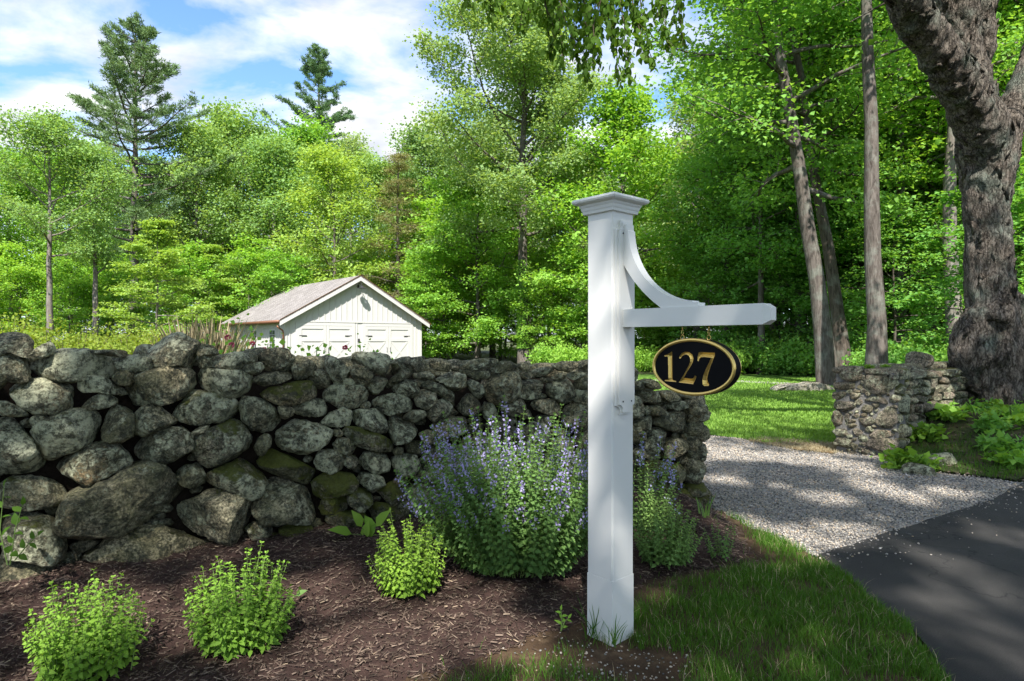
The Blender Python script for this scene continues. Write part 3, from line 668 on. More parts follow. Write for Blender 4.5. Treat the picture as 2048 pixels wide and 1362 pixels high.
 (.1,.3,[(890,640),(940,580),(1030,550),(1100,570),(1090,620),(1020,680),(950,690)]),
 (.0,.2,[(750,640),(780,580),(840,600),(880,680),(850,720),(780,715)]),
 (.0,.1,[(540,630),(640,510),(700,560),(740,620),(700,700),(600,680)]),
 (.0,.1,[(570,310),(640,260),(740,228),(860,232),(870,270),(780,300),(650,320)]),
 (.0,.1,[(610,350),(700,320),(800,335),(790,380),(690,400)]),
 (.1,.0,[(790,325),(870,255),(960,252),(1040,290),(1045,330),(960,320),(850,340)]),
 (.0,.0,[(1025,280),(1080,255),(1120,265),(1130,310),(1060,320)]),
 (.0,.1,[(1120,345),(1200,305),(1300,300),(1340,330),(1270,375),(1160,370)]),
 (.0,-.3,[(1300,280),(1400,250),(1500,265),(1510,300),(1440,340),(1350,320)]),
 (.0,.2,[(1290,380),(1340,340),(1410,350),(1410,390),(1320,400)]),
 (.0,.0,[(1190,380),(1270,385),(1290,420),(1230,420)]),
 (.0,.1,[(1420,370),(1470,340),(1550,330),(1570,370),(1480,400)]),
 (.0,.2,[(1480,440),(1530,370),(1600,355),(1640,440),(1600,480),(1500,470)]),
 (.0,.4,[(1470,530),(1500,480),(1600,490),(1640,550),(1560,590),(1480,570)]),
 (.0,.0,[(1500,250),(1580,235),(1640,280),(1560,320),(1500,300)]),
 (.1,.3,[(350,780),(400,720),(540,690),(640,700),(650,780),(560,830),(400,850)]),
 (.0,.2,[(1060,680),(1110,640),(1160,660),(1150,710),(1080,725)]),
 (.0,.2,[(1160,720),(1200,680),(1290,690),(1310,740),(1240,760)]),
 (.1,.3,[(760,760),(850,730),(940,750),(930,830),(820,850)]),
 (.0,.2,[(1050,800),(1150,740),(1300,770),(1310,860),(1200,900),(1080,890)]),
 (.0,.2,[(1020,900),(1100,880),(1120,920),(1040,930)]),
 (.0,.2,[(1500,850),(1600,800),(1680,850),(1640,950),(1540,960)]),
 (.0,.1,[(1040,350),(1130,340),(1190,380),(1100,390),(1050,385)])]),
 ((1180, 710), [
 (.1,.2,[(280,120),(400,95),(440,150),(430,200),(360,220),(280,200)]),
 (.0,.2,[(340,220),(400,210),(470,260),(420,285),(340,270)]),
 (.0,.0,[(430,220),(500,195),(570,230),(585,275),(500,275)]),
 (.0,.2,[(400,320),(470,290),(580,300),(600,370),(560,400),(470,380),(420,360)]),
 (.0,.1,[(600,300),(700,290),(760,340),(740,370),(650,375),(610,350)]),
 (.0,.0,[(760,320),(900,315),(880,350),(790,355)]),
 (.0,.0,[(640,400),(760,370),(810,400),(780,440),(680,440)]),
 (.0,.2,[(800,430),(860,390),(940,390),(945,450),(930,520),(850,500),(800,470)]),
 (.0,.3,[(660,490),(720,450),(800,480),(835,560),(810,620),(740,640),(720,560),(670,530)]),
 (.0,.1,[(490,430),(580,410),(615,440),(560,500),(510,490)]),
 (.0,.1,[(540,560),(600,450),(650,470),(710,560),(745,640),(660,610)]),
 (.0,.2,[(370,560),(430,510),(520,490),(530,540),(490,600),(410,600)]),
 (.0,.2,[(320,620),(380,550),(450,590),(455,680),(400,720),(320,690)]),
 (.0,.3,[(445,690),(470,620),(600,595),(640,620),(635,700),(560,780),(480,810),(450,760)]),
 (.1,.1,[(640,700),(720,675),(800,700),(790,800),(740,860),(660,850),(620,780)]),
 (.0,.2,[(790,690),(880,665),(910,700),(890,760),(820,775)]),
 (.0,-1,[(820,620),(880,560),(945,570),(945,640),(910,690),(850,660)]),
 (.2,.0,[(850,780),(920,705),(950,750),(945,830),(900,870)]),
 (.0,.1,[(770,850),(830,790),(900,810),(910,870),(850,895),(790,890)]),
 (.6,.0,[(450,870),(560,850),(680,880),(600,920),(540,950),(460,940)]),
 (.5,.0,[(545,980),(620,930),(720,885),(810,900),(815,970),(790,1060),(680,1090),(560,1060)]),
 (.3,.0,[(815,930),(920,880),(940,950),(930,1030),(870,1040),(810,1030)]),
 (.1,.1,[(370,800),(400,740),(450,750),(455,830),(400,860)]),
 (.95,.0,[(780,1080),(900,1090),(970,1150),(980,1260),(860,1260)]),
 (.5,.0,[(390,1010),(430,930),(520,960),(540,1060),(470,1120),(400,1090)]),
 (.0,.2,[(300,340),(400,340),(440,440),(420,500),(300,520)]),
 (.0,.0,[(440,440),(480,410),(500,470),(450,480)]),
 (.7,.0,[(680,1090),(780,1080),(860,1180),(760,1200)]),
 (.7,.0,[(930,1030),(980,1120),(985,1220),(930,1190)])])]
wall = empty('stone_wall', (0, 4.6, 0), 'long dry fieldstone wall of mossy lichened boulders behind the flower bed', 'stone wall')
OCC_S0, OCC_D = 1.2, 0.02
OCC = np.zeros((int((WS[-1] + 0.3 - OCC_S0) / OCC_D), int(1.7 / OCC_D)), bool)
_gs = OCC_S0 + (np.arange(OCC.shape[0]) + 0.5) * OCC_D; _gz = (np.arange(OCC.shape[1]) + 0.5) * OCC_D
GS, GZ = np.meshgrid(_gs, _gz, indexing='ij')
def wall_frame(s):
    p = wall_p(min(max(s, 0), WS[-1])); q = wall_p(min(s + .05, WS[-1])) - wall_p(min(s + .05, WS[-1]) - .1)
    t = q / np.linalg.norm(q); return p + t * max(0, s - WS[-1]), t, np.array([t[1], -t[0]])
def put_stone(s, z, R, depth, proud, seed, sub, moss, lich, parent, facets=11, rough=1.0, nm='stone'):
    p, t, n = wall_frame(s); o = link(nm, stone_mesh(R, depth, seed, sub, rough, facets=facets), parent)
    M = Matrix(((t[0], 0, n[0], p[0] + n[0] * proud), (t[1], 0, n[1], p[1] + n[1] * proud), (0, 1, 0, z), (0, 0, 0, 1)))
    o.matrix_parent_inverse = Matrix.Identity(4); o.matrix_basis = Matrix.Translation(-Vector(parent.location)) @ M
    o['moss'] = float(moss); o['lichen'] = float(lich); return o
seed = 100; TOPS = []
for (ox, oy), L in WALL_ST:
    for moss, lich, poly in L:
        q = []
        for (a, b) in poly:
            px, py = ox + a / 4.0, oy + b / 4.0; u = (px - CX) / F; s = wall_s(u); p, _, _ = wall_frame(s); Yd = p[1]
            q.append((s, EYE + (CY - py) / F * Yd))
        q = np.array(q)
        if ((q[:, 0] * np.roll(q[:, 1], -1) - np.roll(q[:, 0], -1) * q[:, 1]).sum()) < 0: q = q[::-1]
        c, R, size = outline_R(q, 96, soft=0); seed += 1
        OCC |= inpoly(GS, GZ, c + (q - c) * 1.03)
        TOPS.append((q[:, 0].min(), q[:, 0].max(), q[:, 1].max()))
        asp = min(np.ptp(q[:, 0]), np.ptp(q[:, 1])); depth = float(np.clip(0.55 * asp, 0.06, 0.24))
        put_stone(c[0], c[1], R * 1.10, max(depth, .17) if ox == 1180 else depth, 0.012 * (seed % 5) - 0.02 - (.05 if ox == 1180 else 0), seed, 5 if size > 0.30 else 4 if size > .11 else 3, moss, lich, wall)
def wall_top(s):
    v = [b for a0, a1, b in TOPS if a0 - .03 <= s <= a1 + .03]; return max(v) if v else 1.25
_ts = np.linspace(OCC_S0, WS[-1], 60); _tv = np.array([wall_top(s) for s in _ts]); _tv = np.minimum(_tv, np.convolve(np.pad(_tv, 3, 'edge'), np.ones(7) / 7, 'valid'))
_tv = np.where(_ts < wall_s((0 - CX) / F), 1.36, _tv)
OCC |= GZ > np.interp(GS, _ts, _tv) - 0.02
s_end = wall_s((1424 - CX) / F); OCC |= GS > s_end
rg = np.random.default_rng(11); rub = []
for rad, tries in ((0.20, 500), (0.15, 700), (0.115, 1200), (0.085, 2200), (0.06, 3500), (0.042, 5000), (0.03, 6000)):
    for k in range(tries):
        s0 = rg.uniform(OCC_S0, s_end); z0 = rg.uniform(0.02, 1.4); i, j = int((s0 - OCC_S0) / OCC_D), int(z0 / OCC_D)
        if j >= OCC.shape[1] or OCC[i, j]: continue
        w = rad * rg.uniform(0.95, 1.45); h = rad * rg.uniform(0.65, 0.95)
        i0, i1 = max(0, i - 16), i + 17; j0, j1 = max(0, j - 12), j + 13
        e = ((GS[i0:i1, j0:j1] - s0) / w) ** 2 + ((GZ[i0:i1, j0:j1] - z0) / h) ** 2 < 1
        if e.sum() == 0 or (OCC[i0:i1, j0:j1] & e).sum() > 0.10 * e.sum(): continue
        OCC[i0:i1, j0:j1] |= e; th = np.arange(72) * 2 * np.pi / 72
        Rr = 1.12 * (w * h) / np.sqrt((h * np.cos(th)) ** 2 + (w * np.sin(th)) ** 2) * (1 + 0.10 * np.sin(3 * th + rg.uniform(0, 6)) + 0.06 * np.sin(5 * th + rg.uniform(0, 6)))
        seed += 1; hidden = s0 < wall_s((0 - CX) / F)
        if rad > 0.07: put_stone(s0, z0, Rr, min(.2, h * 1.1), -0.05 - 0.02 * rg.random(), seed, 4 if rad > .1 else 3, rg.choice([0, .1, .3, .6]), rg.uniform(-.2, .6), wall)
        else: rub.append((s0, z0, Rr, h, seed))
V = NP()
for s0, z0, Rr, h, sd in rub:
    D, T = ICO[2]; p, t, n = wall_frame(s0); r = Rr.mean()
    L = D * np.array([Rr[0], Rr[18], h]) * (1 + 0.25 * np.random.default_rng(sd).normal(size=(len(D), 1)) * .6)
    W3 = np.stack([p[0] + t[0] * L[:, 0] + n[0] * (L[:, 2] - .08), p[1] + t[1] * L[:, 0] + n[1] * (L[:, 2] - .08), z0 + L[:, 1]], 1); V.add(W3, T)
rb = link('rubble', V.mesh('rubble', M_STONE), wall, kind='stuff'); rb.matrix_parent_inverse = Matrix.Translation((0, -4.6, 0))
# capping stones lying back from the edge along the top, and the far face
for k in range(66):
    s0 = OCC_S0 + (s_end - 0.25 - OCC_S0) * (k + rg.random()) / 66; tz = np.interp(s0, _ts, _tv)
    w = rg.uniform(.11, .20); h = rg.uniform(.055, .10); th = np.arange(72) * 2 * np.pi / 72; seed += 1
    Rr = (w * h) / np.sqrt((h * np.cos(th)) ** 2 + (w * np.sin(th)) ** 2) * (1 + 0.10 * np.sin(3 * th + rg.uniform(0, 6)))
    put_stone(s0, tz - h - rg.uniform(-.005, .05), Rr, rg.uniform(.14, .2), -0.22 - 0.28 * rg.random(), seed, 3, rg.choice([0, 0, .2]), rg.uniform(-.3, .4), wall)
# squared-off end of the wall beside the drive
pe, te, ne = wall_frame(s_end - .10)
for k in range(34):
    seed += 1; rr2 = np.random.default_rng(seed); w = rr2.uniform(.09, .15); h = rr2.uniform(.06, .10); th = np.arange(72) * 2 * np.pi / 72
    b0 = .08 + .17 * (k % 4) + rr2.normal(0, .02); z0 = .04 + .105 * (k // 4) + rr2.normal(0, .012)
    R = ((np.abs(np.cos(th)) / w) ** 2.6 + (np.abs(np.sin(th)) / h) ** 2.6) ** (-1 / 2.6) * (1 + .08 * np.sin(3 * th + rr2.uniform(0, 6)))
    o = link('stone', stone_mesh(R, .13, seed, 3, 1.0), wall); q = pe - ne * b0; M = Matrix(((-ne[0], 0, te[0], q[0]), (-ne[1], 0, te[1], q[1]), (0, 1, 0, z0), (0, 0, 0, 1)))
    o.matrix_basis = Matrix.Translation(-Vector(wall.location)) @ M; o['moss'] = .7 if z0 < .25 else .1; o['lichen'] = float(rr2.uniform(-.2, .4))
# hearting: earth and small stone in the middle of the wall
ss = np.arange(OCC_S0, s_end - 0.09, 0.08); V = []; prof = [(-0.14, -0.05), (-0.14, 0.25), (-0.15, 0.7), (-0.18, 1.0), (-0.52, 1.0), (-0.60, 0.5), (-0.62, -0.05)]
for s0 in ss:
    p, t, n = wall_frame(s0); tz = np.interp(s0, _ts, _tv) - 0.14
    for a, b in prof:
        V.append((p[0] + n[0] * a, p[1] + n[1] * a, max(-.05, b * tz)))
V = np.array(V); V += 0.03 * np.stack([fbm(V * 7 + k * 20, 3) for k in range(3)], 1); n_ = len(prof); Tt = []
for i in range(len(ss) - 1):
    for j in range(n_ - 1):
        a = i * n_ + j; Tt += [(a, a + 1, a + n_ + 1), (a, a + n_ + 1, a + n_)]
for base in (0, (len(ss) - 1) * n_):
    for j in range(1, n_ - 1): Tt.append((base, base + j, base + j + 1))
co = link('hearting', mesh_np('hearting', V, np.array(Tt), True, None, [M_EARTH]), wall); co.matrix_parent_inverse = Matrix.Translation((0, -4.6, 0))

# ------------------------------------------------------------------ mortared gate pillar
PA, PB = np.array([4.10, 8.19]), np.array([4.64, 7.72])           # front face, base corners
pf = (PB - PA) / np.linalg.norm(PB - PA); pside = np.array([-pf[1], pf[0]]); PWID = np.linalg.norm(PB - PA); PDEP = 0.86; PH = 1.07
pil = empty('gate_pillar', (PA[0], PA[1], 0), 'mortared stone gate pillar with brown stones and a flat top at the drive', 'pillar', rz=math.atan2(pf[1], pf[0]))
# local frame: x along front face, y into the pillar, z up
mb = MB(); mb.box((0.035, 0.035, -0.05), (PWID - 0.035, PDEP - 0.03, PH - 0.045)); mo = mb.build('mortar_core', M_MORTAR, pil)
PIL_F = [[(145,265),(375,265),(375,380),(300,390),(145,370)],[(445,400),(480,345),(600,350),(700,400),(680,500),(560,515),(470,500),(440,450)],
 [(140,405),(240,390),(355,400),(350,465),(250,480),(140,470)],[(360,450),(390,430),(415,460),(390,490),(362,480)],[(118,540),(130,510),(240,508),(248,560),(190,580),(130,570)],
 [(270,530),(300,515),(380,520),(390,550),(340,575),(280,570)],[(430,560),(520,548),(640,565),(700,610),(690,630),(580,605),(450,590)],[(120,640),(135,600),(300,605),(360,645),(340,675),(230,670),(130,665)],
 [(330,590),(390,570),(420,600),(380,630),(335,620)],[(405,660),(440,635),(510,650),(500,690),(450,720),(410,700)],[(110,780),(130,700),(180,690),(215,760),(190,850),(130,855)],
 [(225,760),(250,720),(280,730),(275,830),(250,850),(225,820)],[(355,800),(390,755),(490,750),(530,790),(490,840),(390,850)],[(545,800),(570,690),(640,650),(720,690),(730,790),(690,850),(600,850)],
 [(115,900),(150,870),(270,870),(290,910),(220,935),(130,930)],[(300,900),(340,860),(430,900),(430,930),(330,940)],[(475,920),(560,880),(690,890),(710,930),(580,955),(490,950)],
 [(135,1000),(160,960),(290,960),(300,1040),(220,1070),(150,1060)],[(300,1000),(390,1040),(330,1070),(280,1060)],[(445,1000),(520,970),(730,960),(745,1080),(680,1110),(560,1090),(470,1050)],
 [(400,1080),(450,1040),(480,1080),(440,1120),(400,1110)],[(200,1110),(330,1085),(420,1120),(300,1140)],[(500,1130),(600,1110),(730,1130),(720,1170),(600,1170)],
 [(310,740),(350,715),(385,740),(340,765)],[(395,320),(435,320),(430,390),(385,385)]]
PIL_S = [[(750,310),(830,280),(880,300),(850,370),(780,380)],[(885,270),(960,245),(990,310),(940,345),(890,320)],[(700,400),(740,370),(765,430),(730,510),(705,500)],[(770,450),(805,420),(815,500),(780,520),(755,510)],
 [(850,420),(930,350),(1000,400),(990,460),(870,500)],[(860,530),(920,490),(970,500),(900,620),(870,610)],[(770,590),(820,540),(850,620),(840,720),(790,680)],[(765,740),(810,720),(810,800),(780,800)],
 [(760,870),(820,830),(870,850),(850,930),(780,960)],[(850,700),(910,640),(960,700),(900,800),(860,780)],[(770,980),(840,950),(900,990),(850,1060),(780,1060)],[(880,850),(950,820),(1000,880),(930,930),(880,910)]]
def face_uv(px, py, O, D):
    u = (px - CX) / F; t = (u * O[1] - O[0]) / (D[0] - u * D[1]); Yd = O[1] + t * D[1]; return t, EYE + (CY - py) / F * Yd
def put_local(parent, me, M, moss=0., lich=0., nm='stone'):
    o = link(nm, me, parent); o.matrix_basis = M; o['moss'] = float(moss); o['lichen'] = float(lich); return o
for face, polys in ((0, PIL_F), (1, PIL_S)):
    for poly in polys:
        q = np.array([face_uv(1640 + a / 4.865, 680 + b / 4.865, PA if face == 0 else PB, pf if face == 0 else pside) for a, b in poly])
        if face: q[:, 0] = q[:, 0].clip(0.02, PDEP - .02)
        if ((q[:, 0] * np.roll(q[:, 1], -1) - np.roll(q[:, 0], -1) * q[:, 1]).sum()) < 0: q = q[::-1]
        if np.ptp(q[:, 0]) < .02: continue
        c, R, size = outline_R(q, soft=2); seed += 1; me = stone_mesh(R * 1.17, min(.11, .4 * size + .03), seed, 4, 1.1, 0.62, 6, M_PSTONE)
        if face == 0: M = Matrix(((1, 0, 0, c[0]), (0, 0, -1, 0.045), (0, 1, 0, c[1]), (0, 0, 0, 1)))
        else: M = Matrix(((0, 0, 1, PWID - 0.045), (1, 0, 0, c[0]), (0, 1, 0, c[1]), (0, 0, 0, 1)))
        put_local(pil, me, M, .45 if face else .0, .9 if face else rg.uniform(-.2, .3))
PF = np.zeros((int(PWID / .01), int(PH / .01)), bool); gu, gv = np.meshgrid((np.arange(PF.shape[0]) + .5) * .01, (np.arange(PF.shape[1]) + .5) * .01, indexing='ij')
for poly in PIL_F:
    q = np.array([face_uv(1640 + a / 4.865, 680 + b / 4.865, PA, pf) for a, b in poly]); c = q.mean(0); PF |= inpoly(gu, gv, c + (q - c) * 1.12)
for rad in (.06, .045, .032, .024):
    for k in range(500):
        u0, v0 = rg.uniform(.02, PWID - .02), rg.uniform(.03, PH - .06); w, h = rad * rg.uniform(1.0, 1.5), rad * rg.uniform(.7, .95); e = ((gu - u0) / w) ** 2 + ((gv - v0) / h) ** 2 < 1
        if e.sum() < 5 or (PF & e).sum() > .12 * e.sum(): continue
        PF |= e; seed += 1; th = np.arange(72) * 2 * np.pi / 72; R = (w * h) / np.sqrt((h * np.cos(th)) ** 2 + (w * np.sin(th)) ** 2) * (1 + .1 * np.sin(3 * th + rg.uniform(0, 6)))
        put_local(pil, stone_mesh(R, .05, seed, 3, 1.1, .62, 5, M_PSTONE), Matrix(((1, 0, 0, u0), (0, 0, -1, .04), (0, 1, 0, v0), (0, 0, 0, 1))), 0., rg.uniform(-.2, .3))
for (x0, x1, y0, y1, zz) in ((-.01, .34, -.015, .40, PH - .03), (.36, PWID + .015, -.02, .36, PH - .035), (.0, .40, .43, PDEP, PH - .03), (.42, PWID + .02, .39, PDEP + .02, PH - .03)):
    seed += 1; hw, hh = (x1 - x0) / 2, (y1 - y0) / 2; th = np.arange(72) * 2 * np.pi / 72
    R = np.minimum(hw / np.maximum(abs(np.cos(th)), 1e-3), hh / np.maximum(abs(np.sin(th)), 1e-3))
    for _ in range(2): R = (np.roll(R, 1) + 2 * R + np.roll(R, -1)) / 4
    put_local(pil, stone_mesh(R, 0.035, seed, 4, 0.5, 0.35, 1, M_PSTONE), Matrix.Translation(((x0 + x1) / 2, (y0 + y1) / 2, zz)), .1, .1, 'cap_stone')
for k in range(16):     # the two faces turned away
    seed += 1; w = rg.uniform(.09, .15); h = rg.uniform(.05, .09); th = np.arange(72) * 2 * np.pi / 72
    R = (w * h) / np.sqrt((h * np.cos(th)) ** 2 + (w * np.sin(th)) ** 2); me = stone_mesh(R, .07, seed, 2, 1.1, .6, 4, M_PSTONE); z0 = .08 + .95 * (k // 2) / 8
    put_local(pil, me, Matrix(((0, 0, -1, .045), (1, 0, 0, .2 + .42 * (k % 2)), (0, 1, 0, z0), (0, 0, 0, 1))))
# dry wall of flat stones running from the pillar to the old tree
DW0, DW1 = np.array([5.12, 8.32]), np.array([7.6, 10.1]); dt = (DW1 - DW0) / np.linalg.norm(DW1 - DW0); dn = np.array([dt[1], -dt[0]]); DL = np.linalg.norm(DW1 - DW0)
dw = empty('dry_stone_wall', (DW0[0], DW0[1], 0), 'short dry wall of flat slabby stones between the pillar and the old tree', 'stone wall', rz=math.atan2(dt[1], dt[0]))
mb = MB(); mb.box((0, .10, -.1), (DL, .55, .92)); mb.build('hearting', M_EARTH, dw)
z0 = 0.02
while z0 < 1.1:
    h = rg.uniform(.045, .075); x = rg.uniform(-.1, 0)
    while x < DL:
        w = rg.uniform(.09, .21); th = np.arange(72) * 2 * np.pi / 72; seed += 1
        if z0 + h < 1.0 + .05 * math.sin(x * 5):
            R = ((np.abs(np.cos(th)) / w) ** 3 + (np.abs(np.sin(th)) / h) ** 3) ** (-1 / 3) * (1 + .06 * np.sin(3 * th + rg.uniform(0, 6)))
            a = rg.normal(0, .10); M = Matrix.Translation((x + w, .08 - .05 * rg.random(), z0 + h + rg.normal(0, .008))) @ Matrix.Rotation(a, 4, 'Y') @ Matrix(((1, 0, 0, 0), (0, 0, -1, 0), (0, 1, 0, 0), (0, 0, 0, 1)))
            put_local(dw, stone_mesh(R, rg.uniform(.14, .2), seed, 3, 1.0, .55, 4, M_PSTONE), M, rg.choice([0, .1, .4]), rg.uniform(-.1, .7))
        x += 2 * w * .97
    z0 += 2 * h * .96
for k in range(14):
    seed += 1; w = rg.uniform(.14, .24); h = rg.uniform(.05, .085); th = np.arange(72) * 2 * np.pi / 72; x = DL * (k + .3) / 14
    R = ((np.abs(np.cos(th)) / w) ** 3 + (np.abs(np.sin(th)) / h) ** 3) ** (-1 / 3)
    put_local(dw, stone_mesh(R, .2, seed, 3, 1.0, .55, 4, M_PSTONE), Matrix.Translation((x, .3 + .12 * rg.normal(), 1.0 + .03 * rg.random())) @ Matrix.Rotation(rg.normal(0, .2), 4, 'Y') @ Matrix(((1, 0, 0, 0), (0, 0, -1, 0), (0, 1, 0, 0), (0, 0, 0, 1))), 0, rg.uniform(-.2, .5))
# loose boulders
def boulder(name, p, w, h, d, label, mtl=None, moss=0., lich=0.):
    global seed
    seed += 1; th = np.arange(72) * 2 * np.pi / 72; r2 = np.random.default_rng(seed)
    R = ((np.abs(np.cos(th)) / w) ** 2.4 + (np.abs(np.sin(th)) / h) ** 2.4) ** (-1 / 2.4) * (1 + .07 * np.sin(3 * th + r2.uniform(0, 6)))
    o = link(name, stone_mesh(R, d, seed, 4, 1.0, .7, 5, mtl), None, p, None, label, 'boulder'); o.rotation_euler = (R_(90), 0, r2.uniform(-.3, .3)); o['moss'] = moss; o['lichen'] = lich
    return o
b_ = lambda px, py: (lambda g: np.array([g[0], g[1], float(bank_z(np.array([g[0]]), np.array([g[1]]))[0])]))(G(px, py, 0.15))
boulder('boulder', b_(1835, 918) - np.array([0, 0, .02]), .15, .11, .13, 'grey boulder half sunk at the edge of the gravel below the pillar', None, .1, .4)
boulder('boulder', b_(1885, 905), .16, .12, .14, 'mottled boulder in the weeds, right of the grey one by the gravel', None, .1, .9)
boulder('boulder', b_(1955, 862), .20, .09, .15, 'flat grey boulder lying on the bank before the old tree', None, .0, .0)
boulder('boulder', b_(2010, 905), .16, .07, .12, 'low boulder showing through leaves at the right edge of the bank', None, .1, .2)
boulder('boulder', AT(1838, 720, 9.2), .16, .12, .16, 'pointed tan stone sitting on top of the dry wall beside the pillar', M_PSTONE)
boulder('rock_outcrop', G(1612, 780) + np.array([0, 0, -.05]), .95, .26, .6, 'pale low rock outcrop in the sunlit lawn', M_ROCK, -1., -1.)

# ------------------------------------------------------------------ sign post
E1 = np.array([0.660, -0.7513]); E2 = np.array([0.7513, 0.660]); PWD = 0.159
PC = np.array([0.471, 3.0]) - E1 * PWD / 2 + E2 * PWD / 2
RZ = math.atan2(E1[1], E1[0])
post = empty('sign_post', (PC[0], PC[1], 0), 'white square sign post with moulded cap and curved bracket arm by the grass', 'sign post', rz=RZ)
h = PWD / 2; ch = 0.007
mb = MB(); mb.prism([(-h + ch, -h), (h - ch, -h), (h, -h + ch), (h, h - ch), (h - ch, h), (-h + ch, h), (-h, h - ch), (-h, -h + ch)], 'z', 0.29, 2.06); mb.build('shaft', M_PAINT, post, bevel=0.0015)
mb = MB(); mb.box((-h - .0001, -h - .0001, -0.25), (h + .0001, h + .0001, 0.29)); mb.build('post_foot', M_PAINT, post, bevel=0.002)
prof = [(h + .003, 2.028), (h + .014, 2.030), (h + .016, 2.042), (h + .019, 2.048), (h + .022, 2.060), (h + .026, 2.066), (h + .029, 2.074), (h + .044, 2.079), (h + .051, 2.084), (h + .054, 2.092), (h + .051, 2.100), (h + .045, 2.104), (0.0, 2.135)]
V = []; Fc = []
for (r, z) in prof[:-1]: V += [(-r, -r, z), (r, -r, z), (r, r, z), (-r, r, z)]
V.append((0, 0, prof[-1][1])); n = len(prof) - 1
for i in range(n - 1):
    for j in range(4): Fc.append((i * 4 + j, i * 4 + (j + 1) % 4, (i + 1) * 4 + (j + 1) % 4, (i + 1) * 4 + j))
for j in range(4): Fc.append(((n - 1) * 4 + j, (n - 1) * 4 + (j + 1) % 4, n * 4))
Fc.append((3, 2, 1, 0)); mb = MB(); mb.add(V, Fc); mb.build('cap', M_PAINT, post)
def plate_poly(hw, z0, z1, e):
    """plate outline in (y,z): tongue and scooped corners at both ends"""
    L = []
    def scoop(cy, cz, r, a0, a1): return [(cy + r * math.cos(R_(a)), cz + r * math.sin(R_(a))) for a in np.linspace(a0, a1, 8)]
    L += scoop(hw, z0 + 0.0, e, 90, 180); L += [(hw - e, z0 - .012), (-hw + e, z0 - .012)]; L += scoop(-hw, z0, e, 0, 90)
    L += scoop(-hw, z1, e, 270, 360); L += [(-hw + e, z1 + .012), (hw - e, z1 + .012)]; L += scoop(hw, z1, e, 180, 270)
    return L
Z0p, Z1p = 1.082, 1.975
mb = MB(); mb.prism(plate_poly(.066, Z0p, Z1p, .030), 'x', h - .002, h + .012); bp = mb.build('back_plate', M_PAINT, post)
mb = MB(); mb.prism(plate_poly(.055, Z0p + .010, Z1p - .010, .026), 'x', h + .012, h + .024); mb.build('moulding', M_PAINT, bp)
A0 = h + .024
for zz in (Z0p + .05, Z1p - .05):
    for yy in (-.031, .031):
        mb = MB(); mb.tube([(A0 - .003, yy, zz), (A0 + .0015, yy, zz)], .0042, 8); mb.build('screw', M_SCREW, bp)
BZ0, BZ1, BL = 1.483, 1.566, .718
mb = MB(); bt = .033; c = .024
mb.box((A0 - .004, -bt, BZ0), (A0 + BL - .03, bt, BZ1))
V = [(A0 + BL - .03, y, z) for y, z in ((-bt, BZ0), (bt, BZ0), (bt, BZ1), (-bt, BZ1))] + [(A0 + BL, y, z) for y, z in ((-bt + c * .55, BZ0 + c * .7), (bt - c * .55, BZ0 + c * .7), (bt - c * .55, BZ1 - c * .7), (-bt + c * .55, BZ1 - c * .7))]
mb.add(V, [(0, 1, 5, 4), (1, 2, 6, 5), (2, 3, 7, 6), (3, 0, 4, 7), (4, 5, 6, 7)]); mb.build('beam', M_PAINT, post, bevel=0)
oc = [(.385 + .36 * math.cos(R_(a)), .385 + .36 * math.sin(R_(a))) for a in np.linspace(184, 266, 26)]
ic = [(.60 + .7158 * math.cos(R_(a)), .60 + .7158 * math.sin(R_(a))) for a in np.linspace(math.degrees(math.atan2(-.60, -.39)), math.degrees(math.atan2(-.39, -.60)), 22)]
poly = [(-.002, .40), (.018, .40), (.018, .375), (.0255, .368)] + oc + [(.368, .0255), (.375, .016), (.40, .016), (.40, -.002)] + ic
mb = MB(); mb.prism([(A0 + x, BZ1 + z) for x, z in poly], 'y', -.026, .026); mb.build('bracket', M_PAINT, post)

# oval number board hanging on two hooks
sg_a = A0 + .366; SW, SH, ST = .203, .1225, .047; SZ = EYE + (CY - 733.5) / F * 2.766
sp_ = PC + E1 * sg_a
sign = empty('house_number_sign', (sp_[0], sp_[1], SZ), 'black oval sign with gold rim and carved gold number 127, hanging under the white arm', 'sign', rz=RZ)
yf = -ST / 2
DIG = {'1': [(372,612),(440,590),(510,540),(512,560),(518,1010),(530,1035),(585,1048),(585,1065),(380,1058),(382,1042),(440,1030),(448,1005),(440,650),(425,625),(385,635)],
 '2': [(635,655),(640,625),(680,570),(735,545),(800,548),(860,590),(880,650),(870,710),(830,790),(770,880),(715,985),(840,995),(875,985),(905,940),(928,950),(915,1000),(875,1085),(640,1070),(632,1060),(700,960),(760,850),(800,770),(822,710),(825,660),(805,615),(770,590),(735,590),(690,620),(655,665)],
 '7': [(945,690),(950,620),(968,550),(1000,545),(1225,552),(1225,600),(1190,690),(1150,800),(1120,900),(1105,980),(1115,1040),(1135,1070),(1125,1098),(1050,1105),(1030,1080),(1025,1010),(1040,930),(1090,800),(1140,700),(1165,635),(1060,625),(1000,630),(975,660),(965,700)]}
dig_m = {k: np.array([((a - 850) / 690 * SW * 1.0, (798 - b) / 480 * SH) for a, b in v]) for k, v in DIG.items()}
th = np.linspace(0, 2 * np.pi, 96, endpoint=False)
def ell(k): return np.stack([SW * k * np.cos(th), SH * k * np.sin(th)], 1)
def ellr(a): return np.stack([(SW - a) * np.cos(th), (SH - a) * np.sin(th)], 1)
